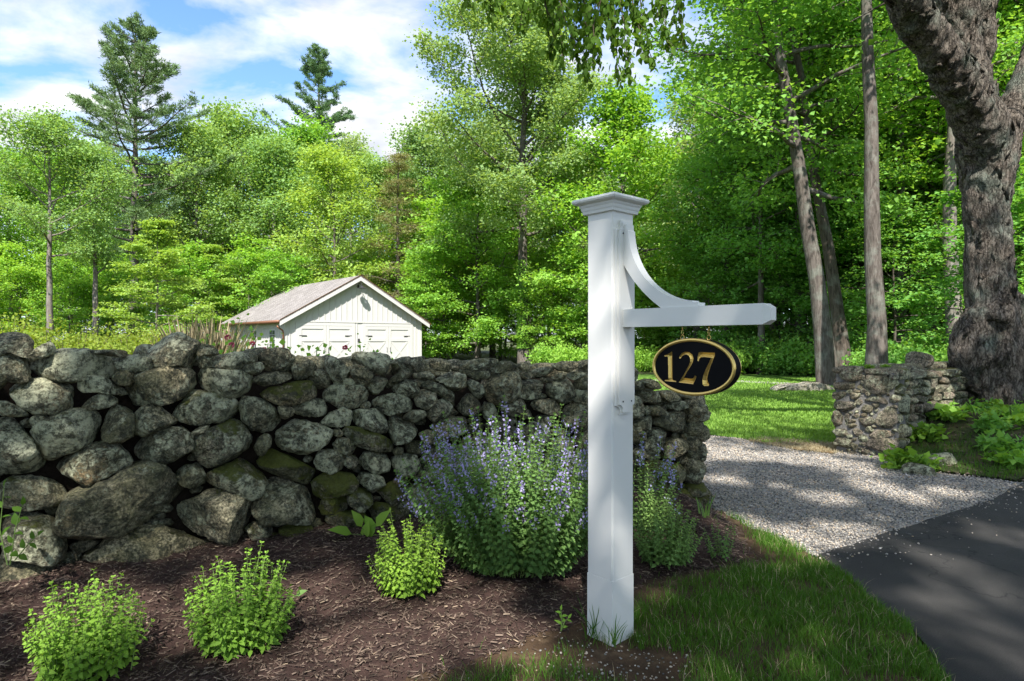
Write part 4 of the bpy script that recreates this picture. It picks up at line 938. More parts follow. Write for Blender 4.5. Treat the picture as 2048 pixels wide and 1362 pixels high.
# body: back and edge, face with the figures cut out
bm = bmesh.new()
inner = [bm.verts.new((x, yf, z)) for x, z in ellr(.010)]; loops = [inner]
for k, P in dig_m.items(): loops.append([bm.verts.new((float(x), yf, float(z))) for x, z in P])
es = []
for L in loops: es += [bm.edges.new((L[i], L[(i + 1) % len(L)])) for i in range(len(L))]
bmesh.ops.triangle_fill(bm, use_beauty=True, edges=es)
for f in list(bm.faces):       # drop anything filled inside a figure
    cx_, cz_ = f.calc_center_median().x, f.calc_center_median().z
    if any(inpoly(np.array([cx_]), np.array([cz_]), P)[0] for P in dig_m.values()): bm.faces.remove(f)
o1 = [bm.verts.new((x, yf, z)) for x, z in ellr(.0)]; o2 = [bm.verts.new((x, -yf, z)) for x, z in ellr(.0)]
for i in range(96):
    j = (i + 1) % 96; bm.faces.new((inner[i], inner[j], o1[j], o1[i])); bm.faces.new((o1[i], o1[j], o2[j], o2[i]))
bm.faces.new(o2); back = []
me = bpy.data.meshes.new('board'); bmesh.ops.recalc_face_normals(bm, faces=bm.faces); bm.to_mesh(me); bm.free(); me.materials.append(M_BLACK); link('board', me, sign)
mb = MB(); prof = [(.0145, -.001), (.0135, .0022), (.0095, .0048), (.005, .005), (.001, .0036), (-.001, .0), (-.001, -.004)]
for side in (1, -1):
    V = []; Fc = []
    for (a, d) in prof: V += [(x, side * (yf - d), z) for x, z in ellr(a)]
    for i in range(len(prof) - 1):
        for j in range(96): Fc.append((i * 96 + j, i * 96 + (j + 1) % 96, (i + 1) * 96 + (j + 1) % 96, (i + 1) * 96 + j))
    mb = MB(); mb.add(V, Fc); mb.build('rim', M_GOLD, sign, smooth=True)
def seg_dist(P, poly):
    d = np.full(len(P), 1e9)
    for i in range(len(poly)):
        a = poly[i]; b = poly[(i + 1) % len(poly)] - a; t = np.clip(((P - a) @ b) / (b @ b + 1e-15), 0, 1); d = np.minimum(d, np.linalg.norm(P - a - t[:, None] * b, axis=1))
    return d
for k, P in dig_m.items():
    st = .00125; x0, z0 = P.min(0) - .001; x1, z1 = P.max(0) + .001; nx, nz = int((x1 - x0) / st) + 2, int((z1 - z0) / st) + 2
    X, Z = np.meshgrid(x0 + st * np.arange(nx), z0 + st * np.arange(nz), indexing='ij'); Q = np.stack([X.ravel(), Z.ravel()], 1)
    ins = inpoly(Q[:, 0], Q[:, 1], P); d = np.where(ins, seg_dist(Q, P), 0.0); idx = np.arange(nx * nz).reshape(nx, nz); ii = ins.reshape(nx, nz)
    kq = ii[:-1, :-1].astype(int) + ii[1:, :-1] + ii[1:, 1:] + ii[:-1, 1:] >= 2
    a, b, c_, e = idx[:-1, :-1][kq], idx[1:, :-1][kq], idx[1:, 1:][kq], idx[:-1, 1:][kq]
    T = np.concatenate([np.stack([a, b, c_], 1), np.stack([a, c_, e], 1)]); Vv = np.stack([Q[:, 0], yf + .0004 + np.minimum(d, .011) * .95, Q[:, 1]], 1)
    use = np.unique(T); re = np.zeros(len(Vv), int); re[use] = np.arange(len(use)); me = mesh_np('carved_figure', Vv[use], re[T], False, None, [M_GOLD]); o = link('carved_figure', me, sign); o['label'] = 'gold carved figure ' + k
for xx in (-.062, .068):
    zt = SH * math.sqrt(1 - (xx / SW) ** 2); zb = BZ0 - SZ
    mb = MB(); t = np.linspace(0, 1, 22); g = zb - zt
    ring = [(xx + .0085 * math.sin(a), 0, zt + .010 - .0105 * math.cos(a)) for a in np.linspace(.15, 2 * math.pi - .15, 14)]
    mb.tube(ring, .0018, 6); ring = [(xx, .0075 * math.sin(a), zt + g * .55 - .011 * math.cos(a)) for a in np.linspace(.2, 2 * math.pi - .2, 14)]; mb.tube(ring, .0017, 6)
    mb.tube([(xx, 0, zt + g * .55 + .008), (xx, 0, zb + .003)], .0022, 6); mb.tube([(xx, 0, zt - .01), (xx, 0, zt + .002)], .0025, 6); mb.build('hook', M_GOLD, sign, smooth=True)

# ------------------------------------------------------------------ garage
GO = np.array([-11.4, 32.0]); ga = R_(40); gr = np.array([math.cos(ga), math.sin(ga)]); gb = np.array([-math.sin(ga), math.cos(ga)]); GW, GL, GHt = 8.0, 9.3, 2.52
gar = empty('garage', (GO[0], GO[1], 0), 'white board and batten garage with twin carriage doors and shingle gable roof', 'garage', rz=ga)
gx = lambda px: face_uv(px, 600, GO, gr)[0]; gz = lambda px, py: face_uv(px, py, GO, gr)[1]
RIDGE = 4.80; slope = (RIDGE - GHt) / (GW / 2)
mb = MB(); mb.prism([(0, -.1), (GW, -.1), (GW, GHt), (GW / 2, RIDGE - .02), (0, GHt)], 'y', 0, GL); mb.build('wall', M_SIDING, gar)
ov, rk, tk = 0.34, 0.36, 0.10
for sgn in (0, 1):
    e0 = (-ov, GHt - ov * slope); pk = (GW / 2, RIDGE + .0)
    if sgn: e0 = (GW + ov, e0[1])
    mb = MB(); mb.prism([(e0[0], e0[1] + .02), (pk[0], pk[1] + .02), (pk[0], pk[1] + .02 + tk), (e0[0], e0[1] + .02 + tk)], 'y', -rk, GL + rk)
    o = mb.build('roof_slope', M_SHINGLE, gar)
    # rake board
    mb = MB(); mb.prism([(e0[0], e0[1] - .17), (pk[0], pk[1] - .17), (pk[0], pk[1] + .019), (e0[0], e0[1] + .019)], 'y', -rk - .02, -rk + .03); mb.build('rake_board', M_SIDING, gar)
    mb = MB(); mb.prism([(e0[0], e0[1] - .02), (pk[0], pk[1] - .02), (pk[0], pk[1] + .018), (e0[0], e0[1] + .018)], 'y', -rk + .03, -.002); mb.build('soffit', M_SIDING, gar)
    mb = MB(); mb.prism([(e0[0], e0[1] + .02 + tk), (pk[0], pk[1] + .02 + tk), (pk[0], pk[1] + .045 + tk), (e0[0], e0[1] + .045 + tk)], 'y', -rk - .03, -rk + .01); mb.build('roof_edge', M_COPPER, gar)
    # gutter
    gxx = e0[0] + (-.05 if not sgn else .05); P = [(gxx, -rk + .02, e0[1] + .03), (gxx, GL + rk - .02, e0[1] + .03)]
    mb = MB(); mb.tube(P, .075, 10); mb.build('gutter', M_COPPER, gar, smooth=True)
ds = [(-.39, -.10, 2.15), (-.30, -.10, 2.05), (-.10, -.10, 1.92), (-.07, -.09, 1.80), (-.07, -.09, 0.05)]
mb = MB(); mb.tube(ds, .042, 8); mb.build('downspout', M_COPPER, gar, smooth=True)
zb = 2.42
mb = MB(); mb.box((-.02, -.045, zb - .05), (GW + .02, -.001, zb + .02)); mb.build('trim_band', M_SIDING, gar)
for x in (0, GW - .14): mb = MB(); mb.box((x - .012, -.035, -.05), (x + .152, -.0015, zb - .05)); mb.build('corner_board', M_SIDING, gar)
bme = None
D1 = (gx(597), gx(704)); D2 = (gx(730), gx(820)); DT = gz(650, 651.5)
xs = np.arange(.28, GW - .15, .305)
for x in xs:           # battens: gable above the band, piers below
    topz = (GHt + min(x, GW - x) * slope) - .06
    mb = MB(); mb.box((x - .022, -.036, zb + .02), (x + .022, -.001, topz)); mb.build('batten', M_SIDING, gar)
    if not (D1[0] - .25 < x < D1[1] + .25 or D2[0] - .25 < x < D2[1] + .25) and .2 < x < GW - .2:
        mb = MB(); mb.box((x - .022, -.036, -.05), (x + .022, -.001, zb - .05)); mb.build('batten', M_SIDING, gar)
for y in np.arange(.3, GL, .305):
    mb = MB(); mb.box((-.024, y - .022, -.05), (-.001, y + .022, GHt - .1)); mb.build('batten', M_SIDING, gar)
for (a, b) in (D1, D2):
    dr = link('garage_door', None, gar); w = b - a
    for (lo, hi) in (((a - .16, -.05, -.02), (a, -.002, DT + .15)), ((b, -.05, -.02), (b + .16, -.002, DT + .15)), ((a, -.05, DT), (b, -.002, DT + .15))):
        mb = MB(); mb.box(lo, hi); mb.build('door_casing', M_SIDING, dr)
    mb = MB(); mb.box((a, -.012, 0), (b, -.0025, DT)); mb.build('door_panel', M_SIDING, dr)
    mid = (a + b) / 2; st = .15
    def rail(x0, z0, x1, z1, wd, y0=-.044):
        d = np.array([x1 - x0, z1 - z0]); L = np.linalg.norm(d); d /= L; nn = np.array([-d[1], d[0]]) * wd / 2
        P = [(x0 + nn[0], z0 + nn[1]), (x1 + nn[0], z1 + nn[1]), (x1 - nn[0], z1 - nn[1]), (x0 - nn[0], z0 - nn[1])]
        m_ = MB(); m_.prism(P, 'y', y0, -.0125); return m_.build('door_rail', M_SIDING, dr)
    zr = gz(650, 679.5)
    for x in (a + st / 2, mid - st * .55, mid + st * .55, b - st / 2): rail(x, .02, x, DT - .01, st)
    for (x0, x1) in ((a + st, mid - st * 1.1), (mid + st * 1.1, b - st)):
        rail(x0, DT - .09, x1, DT - .09, .16); rail(x0, zr, x1, zr, .17); rail(x0, .1, x1, .1, .18)
        rail(x0 + .02, .19, x1 - .02, zr - .085, .10, -.030); rail(x0 + .02, zr - .085, x1 - .02, .19, .10, -.026)
    zh = gz(650, 671.5)
    for (x0, x1) in ((a + .02, a + .42), (b - .42, b - .02)):
        m_ = MB(); m_.box((x0, -.046, zh - .022), (x1, -.035, zh + .022)); m_.build('strap_hinge', M_IRON, dr)
    for x in (mid - .10, mid + .10): m_ = MB(); m_.tube([(x, -.035, .78), (x, -.08, .80), (x, -.08, 1.02), (x, -.035, 1.04)], .014, 6); m_.build('door_handle', M_IRON, dr)
m_ = MB(); m_.box(((D1[1] + D2[0]) / 2 - .055, -.05, 1.33), ((D1[1] + D2[0]) / 2 + .055, -.026, 1.52)); m_.build('keypad', M_IRON, gar, bevel=.01)
for yy in (1.55, 4.4, 7.2):
    wdw = link('window', None, gar); mb = MB(); mb.box((-.04, yy - .45, .95), (-.003, yy + .45, 2.02)); mb.build('window_frame', M_SIDING, wdw)
    mb = MB(); mb.box((-.046, yy - .36, 1.03), (-.0405, yy + .36, 1.94)); mb.build('pane', M_GLASS, wdw)
    for k in (-.12, .12): mb = MB(); mb.box((-.058, yy + k - .014, 1.03), (-.0465, yy + k + .014, 1.94)); mb.build('muntin', M_SIDING, wdw)
    for k in (1.26, 1.49, 1.72): mb = MB(); mb.box((-.057, yy - .36, k - .014), (-.0467, yy + .36, k + .014)); mb.build('muntin', M_SIDING, wdw)
lamp = link('gooseneck_lamp', None, gar); lx = GW / 2; lz = gz(720, 573)
mb = MB(); mb.tube([(lx, -.0, lz), (lx, -.03, lz)], .09, 12); mb.build('wall_rose', M_IRON, lamp, smooth=True)
mb = MB(); mb.tube([(lx, -.03, lz), (lx, -.22, lz + .16), (lx, -.42, lz + .14), (lx, -.50, lz - .02)], .02, 8); mb.build('arm', M_IRON, lamp, smooth=True)
mb = MB(); mb.tube([(lx, -.50, lz + .0), (lx, -.50, lz - .06), (lx, -.50, lz - .10), (lx, -.50, lz - .13)], [.04, .07, .17, .24], 16, False); mb.build('lamp_shade', M_IRON, lamp, smooth=True)

# ------------------------------------------------------------------ foliage tools
def leaf_quads(C, A, N, L, W, fold=0.25):
    """two-triangle leaves: C base, A axis, N normal"""
    A = nrmz(A); B = nrmz(np.cross(N, A)); N = np.cross(A, B); L = np.asarray(L)[:, None]; W = np.asarray(W)[:, None]
    v0 = C; v2 = C + A * L - N * L * 0.12; m = C + A * L * 0.45
    v1 = m + B * W + N * W * fold; v3 = m - B * W + N * W * fold
    V = np.stack([v0, v1, v2, v3], 1).reshape(-1, 3); i = np.arange(len(C))[:, None] * 4
    T = np.concatenate([i + np.array([0, 2, 1]), i + np.array([0, 3, 2])]).reshape(-1, 3); return V, T
def leaf_hex(C, A, N, L, W, fold=0.3, curl=0.25):
    """rounder leaf with a midrib fold: 8 triangles"""
    A = nrmz(A); B = nrmz(np.cross(N, A)); N = np.cross(A, B); L = np.asarray(L)[:, None]; W = np.asarray(W)[:, None]
    def m(t): return C + A * L * t - N * L * curl * t * t
    pts = [m(0), m(.33), m(.66), m(1.0)]
    l1 = m(.28) + B * W * .92 + N * W * fold; l2 = m(.62) + B * W * .78 + N * W * fold; r1 = m(.28) - B * W * .92 + N * W * fold; r2 = m(.62) - B * W * .78 + N * W * fold
    V = np.stack(pts + [l1, l2, r1, r2], 1).reshape(-1, 3); i = np.arange(len(C))[:, None] * 8
    tri = [(0, 1, 4), (1, 5, 4), (1, 2, 5), (2, 3, 5), (0, 6, 1), (1, 6, 7), (1, 7, 2), (2, 7, 3)]
    T = np.concatenate([i + np.array(t) for t in tri]); return V, T
def rdir(rg, n, up=0.0):
    d = rg.normal(size=(n, 3)); d[:, 2] = d[:, 2] + up; return nrmz(d)
def curve(p, d, L, n, rg, up=0.0, jit=0.12):
    """a wandering polyline from p along d"""
    P = [np.array(p, float)]; d = np.array(d, float); st = L / n
    for k in range(n):
        d = d + np.array([0, 0, up / n]) + rg.normal(size=3) * jit; d /= np.linalg.norm(d); P.append(P[-1] + d * st)
    return np.array(P)

ENV = {'round': lambda t: 0.35 + 0.75 * math.sin(math.pi * min(1, (0.16 + 0.84 * t))) ** 0.8,
       'oval': lambda t: 0.42 + 0.62 * math.sin(math.pi * (0.12 + 0.80 * t)),
       'cone': lambda t: 1.08 - 0.95 * t,
       'vase': lambda t: 0.50 + 0.60 * math.sin(math.pi * (0.05 + 0.85 * t)),
       'pine': lambda t: (0.55 + 0.5 * math.sin(math.pi * min(1, t * 1.6))) * (1 - t) ** 0.55 + 0.08}
def tree_data(sd, H, cb, R, r0, env='round', nl=18, ns=7, nc=3, per=22, spread=.45, flat=.55, ll=.20, lw=.085, e0=8, e1=62, up=.35, bark=None, leaf=None, lean=(0, 0), fork=None, droop=0.0, gap=0.0, hz=.5, tube_k=9, jit=.12, trunk_top=.93, asym=0.0):
    """returns (trunk mesh, crown mesh); the tree stands at the origin"""
    rg = np.random.default_rng(sd); W = NP(); cen = []; cdir = []
    nz = 12; tz = np.linspace(0, 1, nz); wob = np.cumsum(rg.normal(0, .012 * H / nz * 2.2, (nz, 2)), 0); wob -= wob[0]
    TP = np.stack([lean[0] * tz ** 1.2 + wob[:, 0], lean[1] * tz ** 1.2 + wob[:, 1], tz * H * trunk_top], 1)
    rr = r0 * (1 - .86 * tz ** 1.1); rr[0] = r0 * 1.35; rr[1] = max(rr[1], r0 * 1.0)
    TP2 = np.concatenate([TP[:1] - [0, 0, .3], TP]); V, T = tube(TP2, np.concatenate([[r0 * 1.6], rr]), tube_k); W.add(V, T)
    for i in range(nl):
        t = (i + rg.uniform(.1, .9)) / nl
        if rg.random() < gap: continue
        z = (cb + (H * trunk_top * .98 - cb) * t ** .95) / (H * trunk_top); p = np.array([np.interp(z, tz, TP[:, k]) for k in range(3)]); rb = np.interp(z, tz, rr)
        az = i * 2.39996 + rg.normal(0, .35); el = R_(e0 + (e1 - e0) * t + rg.normal(0, 7)); L = R * ENV[env](t) * rg.uniform(.78, 1.14) * (1 - asym * math.cos(az))
        d = np.array([math.cos(az) * math.cos(el), math.sin(az) * math.cos(el), math.sin(el)])
        P = curve(p, d, L, 6, rg, up, jit); rl = np.linspace(min(rb * .55, .10 + .012 * L), .012, 7); V, T = tube(P, rl, 5); W.add(V, T)
        for s in range(ns):
            f = .22 + .78 * (s + rg.random()) / ns; q = np.array([np.interp(f * 6, np.arange(7), P[:, k]) for k in range(3)]); k0 = min(5, int(f * 6)); dd = P[k0 + 1] - P[k0]; dd /= np.linalg.norm(dd)
            sd_ = np.cross(dd, [0, 0, 1]); sd_ /= np.linalg.norm(sd_) + 1e-9; sg_ = 1 if s % 2 else -1
            d2 = dd * rg.uniform(.35, .9) + sg_ * sd_ * rg.uniform(.5, 1.0) + np.array([0, 0, rg.normal(.05, .35) - droop]); d2 /= np.linalg.norm(d2); L2 = L * (.52 - .25 * f) * rg.uniform(.7, 1.25)
            P2 = curve(q, d2, L2, 3, rg, up * .5 - droop, jit); V, T = tube(P2, [.022, .016, .011, .005], 3); W.add(V, T)
            for c in range(nc):
                g = .25 + .75 * (c + rg.random()) / nc; cen.append([np.interp(g * 3, np.arange(4), P2[:, k]) for k in range(3)]); cdir.append(d2)
        cen.append(P[-1]); cdir.append(dd)
    cen = np.array(cen); cdir = np.array(cdir); n = len(cen) * per; ci = np.repeat(np.arange(len(cen)), per)
    sc = rg.uniform(.7, 1.3, len(cen))[ci][:, None]
    C = cen[ci] + rg.normal(size=(n, 3)) * np.array([spread, spread, spread * flat]) * sc
    A = nrmz(cdir[ci] * .6 + rg.normal(size=(n, 3)) * np.array([1, 1, .5]) + np.array([0, 0, -.25])); N = nrmz(rg.normal(size=(n, 3)) * (1 - hz) + np.array([0, 0, hz * 1.4]))
    Ls = ll * (.5 + .85 * rg.random(n)); V, T = leaf_quads(C, A, N, Ls, Ls * (lw / ll))
    ct = rg.uniform(0, 1, len(cen)); tint = np.clip(.55 * ct[ci] + .45 * rg.random(n), 0, 1)
    tm = W.mesh('trunk', bark or M_BARK, True); cm = mesh_np('crown', V, T, False, {'tint': np.repeat(tint, 4)}, [leaf or L_MID]); return tm, cm
def put_tree(name, data, p, label, cat='tree', group=None, s=1.0, rz=0.0, sz=None):
    e = empty(name, p, label, cat, group, rz); e.scale = (s, s, sz or s)
    a = link('trunk', data[0], e); b = link('crown', data[1], e); return e
def swap_leaf(e, m):
    for c in e.children:
        if c.name.startswith('crown'): c.material_slots[0].link = 'OBJECT'; c.material_slots[0].material = m
    return e
def gp(px, Y): return np.array([(px - CX) / F * Y, Y, 0.0])
def hh(ytop, Y): return EYE + (CY - ytop) / F * Y

# places where the photograph shows sun on the near ground: the canopy above the road has gaps there
def _sp(px, py, r, z=0.05): g = G(px, py, z); return (g, r)
SUNNY = [_sp(*a) for a in [(600, 1235, .17), (690, 1215, .20), (760, 1255, .20), (850, 1225, .19), (930, 1215, .15), (680, 1300, .17), (800, 1320, .14), (1000, 1275, .10), (560, 1300, .12), (20, 1190, .10), (60, 1180, .08), (980, 1180, .08),
    (1560, 1062, .16), (1640, 1060, .17), (1720, 1052, .14), (1500, 1040, .13), (1600, 1095, .10), (1750, 963, .12), (1830, 985, .12), (1480, 902, .20), (1560, 905, .22), (1630, 912, .25), (1700, 925, .25), (1650, 985, .12), (1900, 975, .12), (1560, 960, .08), (1450, 950, .10),
    (1930, 1135, .16), (1890, 1205, .10), (1990, 1180, .13), (2020, 1060, .14), (1960, 1260, .10), (2030, 1300, .12), (1850, 1100, .08), (1330, 1185, .03), (1500, 1235, .03), (1640, 1260, .02), (1420, 1330, .03), (1100, 1300, .05), (1560, 1130, .03), (1820, 1110, .0)]]
SUNNY += [(AT(165, 1230, 2.66), .15), (AT(150, 1180, 2.66), .13), (AT(215, 1200, 2.66), .12), (AT(485, 1190, 2.95), .17), (AT(470, 1150, 2.95), .15), (AT(520, 1180, 2.95), .14), (AT(815, 1100, 3.45), .13), (AT(820, 1140, 3.45), .12), (AT(1080, 960, 3.8), .14), (AT(1120, 1010, 3.75), .14), (AT(1000, 900, 3.8), .10), (AT(1140, 920, 3.8), .10), (AT(1060, 1040, 3.7), .10), (AT(1310, 1000, 4.2), .09),
    (AT(1480, 625, 2.6), .0), (AT(1700, 860, 8.0), .26), (AT(1740, 885, 8.0), .18), (AT(1865, 830, 9.0), .12), (AT(1880, 800, 9.0), .1), (AT(600, 700, 4.3), .08), (AT(330, 690, 3.7), .06), (AT(720, 715, 4.5), .07), (AT(1130, 740, 5.3), .08), (AT(1900, 940, 7.0), .10), (AT(1840, 60, 9.0), .3), (AT(1880, 140, 9.2), .2), (AT(1960, 500, 9.0), .15)]
def shade_filter(me, world_off, M=None, per=4):
    """drop the leaves of a crown that stand between the sun and those places"""
    n = len(me.vertices); V = np.zeros(n * 3, np.float32); me.vertices.foreach_get('co', V); V = V.reshape(-1, 3).astype(float); t = np.zeros(n, np.float32); me.attributes['tint'].data.foreach_get('value', t)
    Wv = V.reshape(-1, per, 3).mean(1); Wv = (Wv if M is None else Wv @ M.T) + np.asarray(world_off); d = SUNDIR; keep = np.ones(len(Wv), bool)
    wob = 1 + .45 * fbm(Wv * 1.3, 2)
    for P, r in SUNNY:
        w = Wv - P; al = w @ d; pr = np.linalg.norm(w - al[:, None] * d, axis=1); keep &= ~((pr < (r + (.13 if r > .09 else .06)) * wob) & (al < 0))
    V = V.reshape(-1, per, 3)[keep].reshape(-1, 3); t = t.reshape(-1, per)[keep].ravel(); m = len(V) // per; i = np.arange(m)[:, None] * per; T = np.concatenate([i + np.array([0, 2, 1]), i + np.array([0, 3, 2])])
    return mesh_np('crown', V, T, False, {'tint': t}, [me.materials[0]])

# ---- the kinds
T_OAK = tree_data(21, 22.5, 7.5, 6.2, .36, 'round', 34, 9, 4, 66, .46, .6, .165, .08, 2, 66, .35, M_BARK, L_OAK, gap=.10, asym=.36)
T_MAPLE = tree_data(22, 13.5, 1.2, 4.9, .20, 'oval', 32, 8, 3, 40, .42, .42, .17, .10, -4, 66, .25, M_BARK, L_MAPLE, hz=.62)
T_LIME = tree_data(23, 14.8, 3.2, 3.9, .17, 'round', 26, 7, 3, 26, .40, .42, .20, .085, 6, 66, .4, M_BARK, L_LIME, hz=.62)
T_GEN1 = tree_data(24, 20.0, 3.5, 4.8, .24, 'oval', 32, 7, 3, 38, .58, .5, .21, .10, 0, 66, .35, M_BARK, L_MID)
T_GEN2 = tree_data(25, 19.0, 5.0, 4.3, .22, 'round', 30, 7, 3, 38, .56, .5, .20, .095, 5, 68, .4, M_BARKP, L_MAPLE)
T_ASH = tree_data(26, 19.0, 5.5, 4.0, .24, 'vase', 24, 8, 3, 26, .42, .6, .18, .075, 12, 70, .4, M_BARKP, L_ASH, gap=.08)
T_WOOD1 = tree_data(27, 21.0, 4.0, 5.2, .26, 'oval', 32, 8, 3, 26, .46, .4, .20, .10, -8, 60, .25, M_BARK, L_WOOD, hz=.66)
T_WOOD2 = tree_data(28, 20.0, 7.0, 4.8, .25, 'round', 26, 8, 3, 28, .44, .4, .18, .09, -5, 62, .25, M_BARKP, L_WOOD, hz=.66)
T_UNDER = tree_data(29, 8.0, .7, 3.2, .09, 'oval', 24, 7, 3, 22, .32, .28, .16, .085, -6, 50, .1, M_BARKD, L_WOOD, hz=.74)
T_UNDERB = tree_data(30, 8.0, .8, 3.0, .09, 'oval', 24, 7, 3, 22, .34, .30, .17, .085, -4, 55, .15, M_BARK, L_MAPLE, hz=.72)
T_BEECH = tree_data(31, 8.0, .9, 3.0, .08, 'cone', 22, 9, 4, 22, .22, .10, .12, .055, 4, 40, .05, M_BARKP, L_LIME, hz=.82)
def pine_data(sd, H, cb, R, r0, per=20, long=None):
    rg = np.random.default_rng(sd); W = NP(); cen = []; cd = []
    V, T = tube(np.array([(0, 0, -.3), (0, 0, H * .3), (.1, 0, H * .6), (.05, .1, H)]), [r0 * 1.2, r0 * .85, r0 * .5, .03], 10); W.add(V, T)
    z = H - .5; k = 0
    while z > cb:
        t = (H - z) / (H - cb); Lm = R * (.10 + 1.0 * min(1, t / .62) ** .85) * (1.0 if t < .7 else 1 - .9 * (t - .7)); nb = 5 if rg.random() < .7 else 4
        for j in range(nb):
            if rg.random() < .16: continue
            az = j * 6.283 / nb + k * 1.1 + rg.normal(0, .25); L = Lm * rg.uniform(.55, 1.12); el = R_(30 - 26 * min(1, t * 1.5) + rg.normal(0, 6)); d = np.array([math.cos(az) * math.cos(el), math.sin(az) * math.cos(el), math.sin(el)])
            P = curve((.05, .05, z + rg.normal(0, .12)), d, L, 6, rg, .38, .06); V, T = tube(P, np.linspace(.03 + .011 * L, .008, 7), 5); W.add(V, T); sd_ = np.cross(d, [0, 0, 1.0]); sd_ /= np.linalg.norm(sd_)
            n = int(7 + 10.5 * L); f = .25 + .75 * rg.random(n) ** .8; lat = rg.uniform(-1, 1, n) * (.14 + .20 * L * (1.08 - f)); q = np.stack([np.interp(f * 6, np.arange(7), P[:, c]) for c in range(3)], 1) + sd_ * lat[:, None] + np.array([0, 0, .06]) + rg.normal(0, .07, (n, 3))
            cen.append(q); dv = d * .8 + sd_ * (np.sign(lat) * .55)[:, None] + np.array([0, 0, .35]); cd.append(dv)
            for a, b in zip(q[::2], f[::2]): V, T = tube(np.array([[np.interp(max(0, b - .08) * 6, np.arange(7), P[:, c]) for c in range(3)], a]), [.012, .006], 3); W.add(V, T)
        z -= (.55 + .75 * t) * rg.uniform(.75, 1.25); k += 1
    cen = np.concatenate(cen); cd = np.concatenate(cd); ci = np.repeat(np.arange(len(cen)), per); n = len(ci); C = cen[ci] + rg.normal(size=(n, 3)) * [.10, .10, .045]; A = nrmz(cd[ci] + rg.normal(size=(n, 3)) * .75); Ls = rg.uniform(.16, .32, n); V, T = leaf_quads(C, A, rdir(rg, n), Ls, Ls * .11, 0)
    tint = np.clip(.6 * rg.random(len(cen))[ci] + .4 * rg.random(n), 0, 1); return W.mesh('trunk', M_BARK, True), mesh_np('crown', V, T, False, {'tint': np.repeat(tint, 4)}, [L_PINE])
T_PINE = pine_data(32, 25.0, 7.5, 7.0, .36, 17)
T_PINE2 = pine_data(37, 30.5, 15.0, 5.0, .36, 20)
T_HEM = tree_data(34, 16.0, 1.5, 3.2, .2, 'cone', 44, 8, 3, 20, .30, .3, .17, .018, -14, 30, -.15, M_BARKD, L_HEM, hz=.5, droop=.12)
T_TRUNKY = tree_data(35, 13.6, 6.0, 3.7, .20, 'round', 18, 8, 3, 44, .40, .5, .125, .058, 20, 66, .4, M_BARKP, L_MID)

# ---- trees one can point to
put_tree('white_pine', T_PINE, gp(268, 48), 'tall layered white pine rising above the wood far left of the garage', sz=1.0)
put_tree('white_pine', T_PINE2, gp(638, 64), 'second pine, dark pointed top poking out behind the wood above the garage', rz=1.3)
put_tree('oak_tree', T_OAK, gp(1050, 38), 'tall oak with open airy crown, trunk rising behind the middle of the wall')
put_tree('lime_green_tree', T_LIME, gp(668, 45), 'bright yellow-green tree standing right behind the garage roof')
put_tree('maple_tree', T_MAPLE, gp(1240, 36), 'full bright green maple directly behind the top of the sign post', s=1.0)
put_tree('maple_tree', T_MAPLE, gp(955, 41), 'smaller maple, dense to the ground, between the garage and the oak', s=.86, rz=2.0)
put_tree('hemlock_tree', T_HEM, gp(792, 46), 'brownish thin hemlock just right of and behind the garage gable', s=1.02)
put_tree('pale_trunk_tree', T_TRUNKY, gp(97, 36), 'slim tree with a bare pale trunk nearest the left edge', s=1.0)
put_tree('forked_tree', tree_data(36, 12.6, 5.0, 2.7, .19, 'vase', 13, 7, 3, 42, .40, .5, .125, .058, 48, 75, .3, M_BARKP, L_MID), gp(190, 38), 'pale forked tree between the bare-trunked tree and the tall pine')
put_tree('beech_sapling', T_BEECH, gp(312, 33), 'layered yellow-green young beech left of the garage, the taller of two', s=1.02)
put_tree('beech_sapling', T_BEECH, gp(418, 43), 'layered yellow-green young beech next to the garage eave, the shorter of two', s=1.06, rz=2.2)
put_tree('ash_tree', T_ASH, gp(1392, 47), 'pale grey-green ash behind and right of the bright maple', s=1.03)

# ivy climbing the oak's trunk
_oak = bpy.data.objects['oak_tree']; rg = np.random.default_rng(66); n = 2600; z = 1.0 + 5.2 * rg.random(n) ** 1.3; a = rg.normal(3.9, .8, n); r = .36 + .10 * rg.random(n)
C = np.stack([r * np.cos(a), r * np.sin(a), z], 1); A = nrmz(np.stack([np.cos(a), np.sin(a), rg.normal(-.6, .4, n)], 1)); Ls = rg.uniform(.07, .13, n); V, T = leaf_quads(C, A, np.stack([np.cos(a), np.sin(a), np.full(n, .8)], 1) + .4 * rdir(rg, n), Ls, Ls * .42)
link('ivy', mesh_np('ivy', V, T, False, {'tint': np.repeat(rg.random(n), 4)}, [L_MAPLE]), _oak)

# ---- right-hand wood, trunks one can tell apart
def trunk_tree(px, py_b, Y, lx, sdd, r0, H, cb, label, bark, leaf=L_WOOD, R=4.6, base=None):
    d = tree_data(sdd, H, cb, R, r0, 'oval', 24, 8, 3, 32, .42, .42, .14, .068, -10, 60, .25, bark, leaf, lean=lx, hz=.62, tube_k=14)
    return put_tree('woodland_tree', d, gp(px, Y), label)
trunk_tree(1657, 770, 20.5, (-2.6, 0.4), 51, .28, 20, 6.2, 'leaning grey trunk at the edge of the lawn left of the pillar', M_BARK)
trunk_tree(1690, 735, 23.0, (-2.4, 1.0), 52, .25, 19, 7.5, 'darker trunk leaning close behind the grey leaning trunk', M_BARKD)
trunk_tree(1752, 735, 17.5, (-.55, .3), 53, .24, 22, 10.5, 'straight sun-flecked trunk rising behind the pillar', M_BARK)
trunk_tree(1912, 730, 22.0, (-.5, .2), 54, .27, 21, 9.0, 'mottled grey trunk just left of the old bulging tree', M_BARKP)
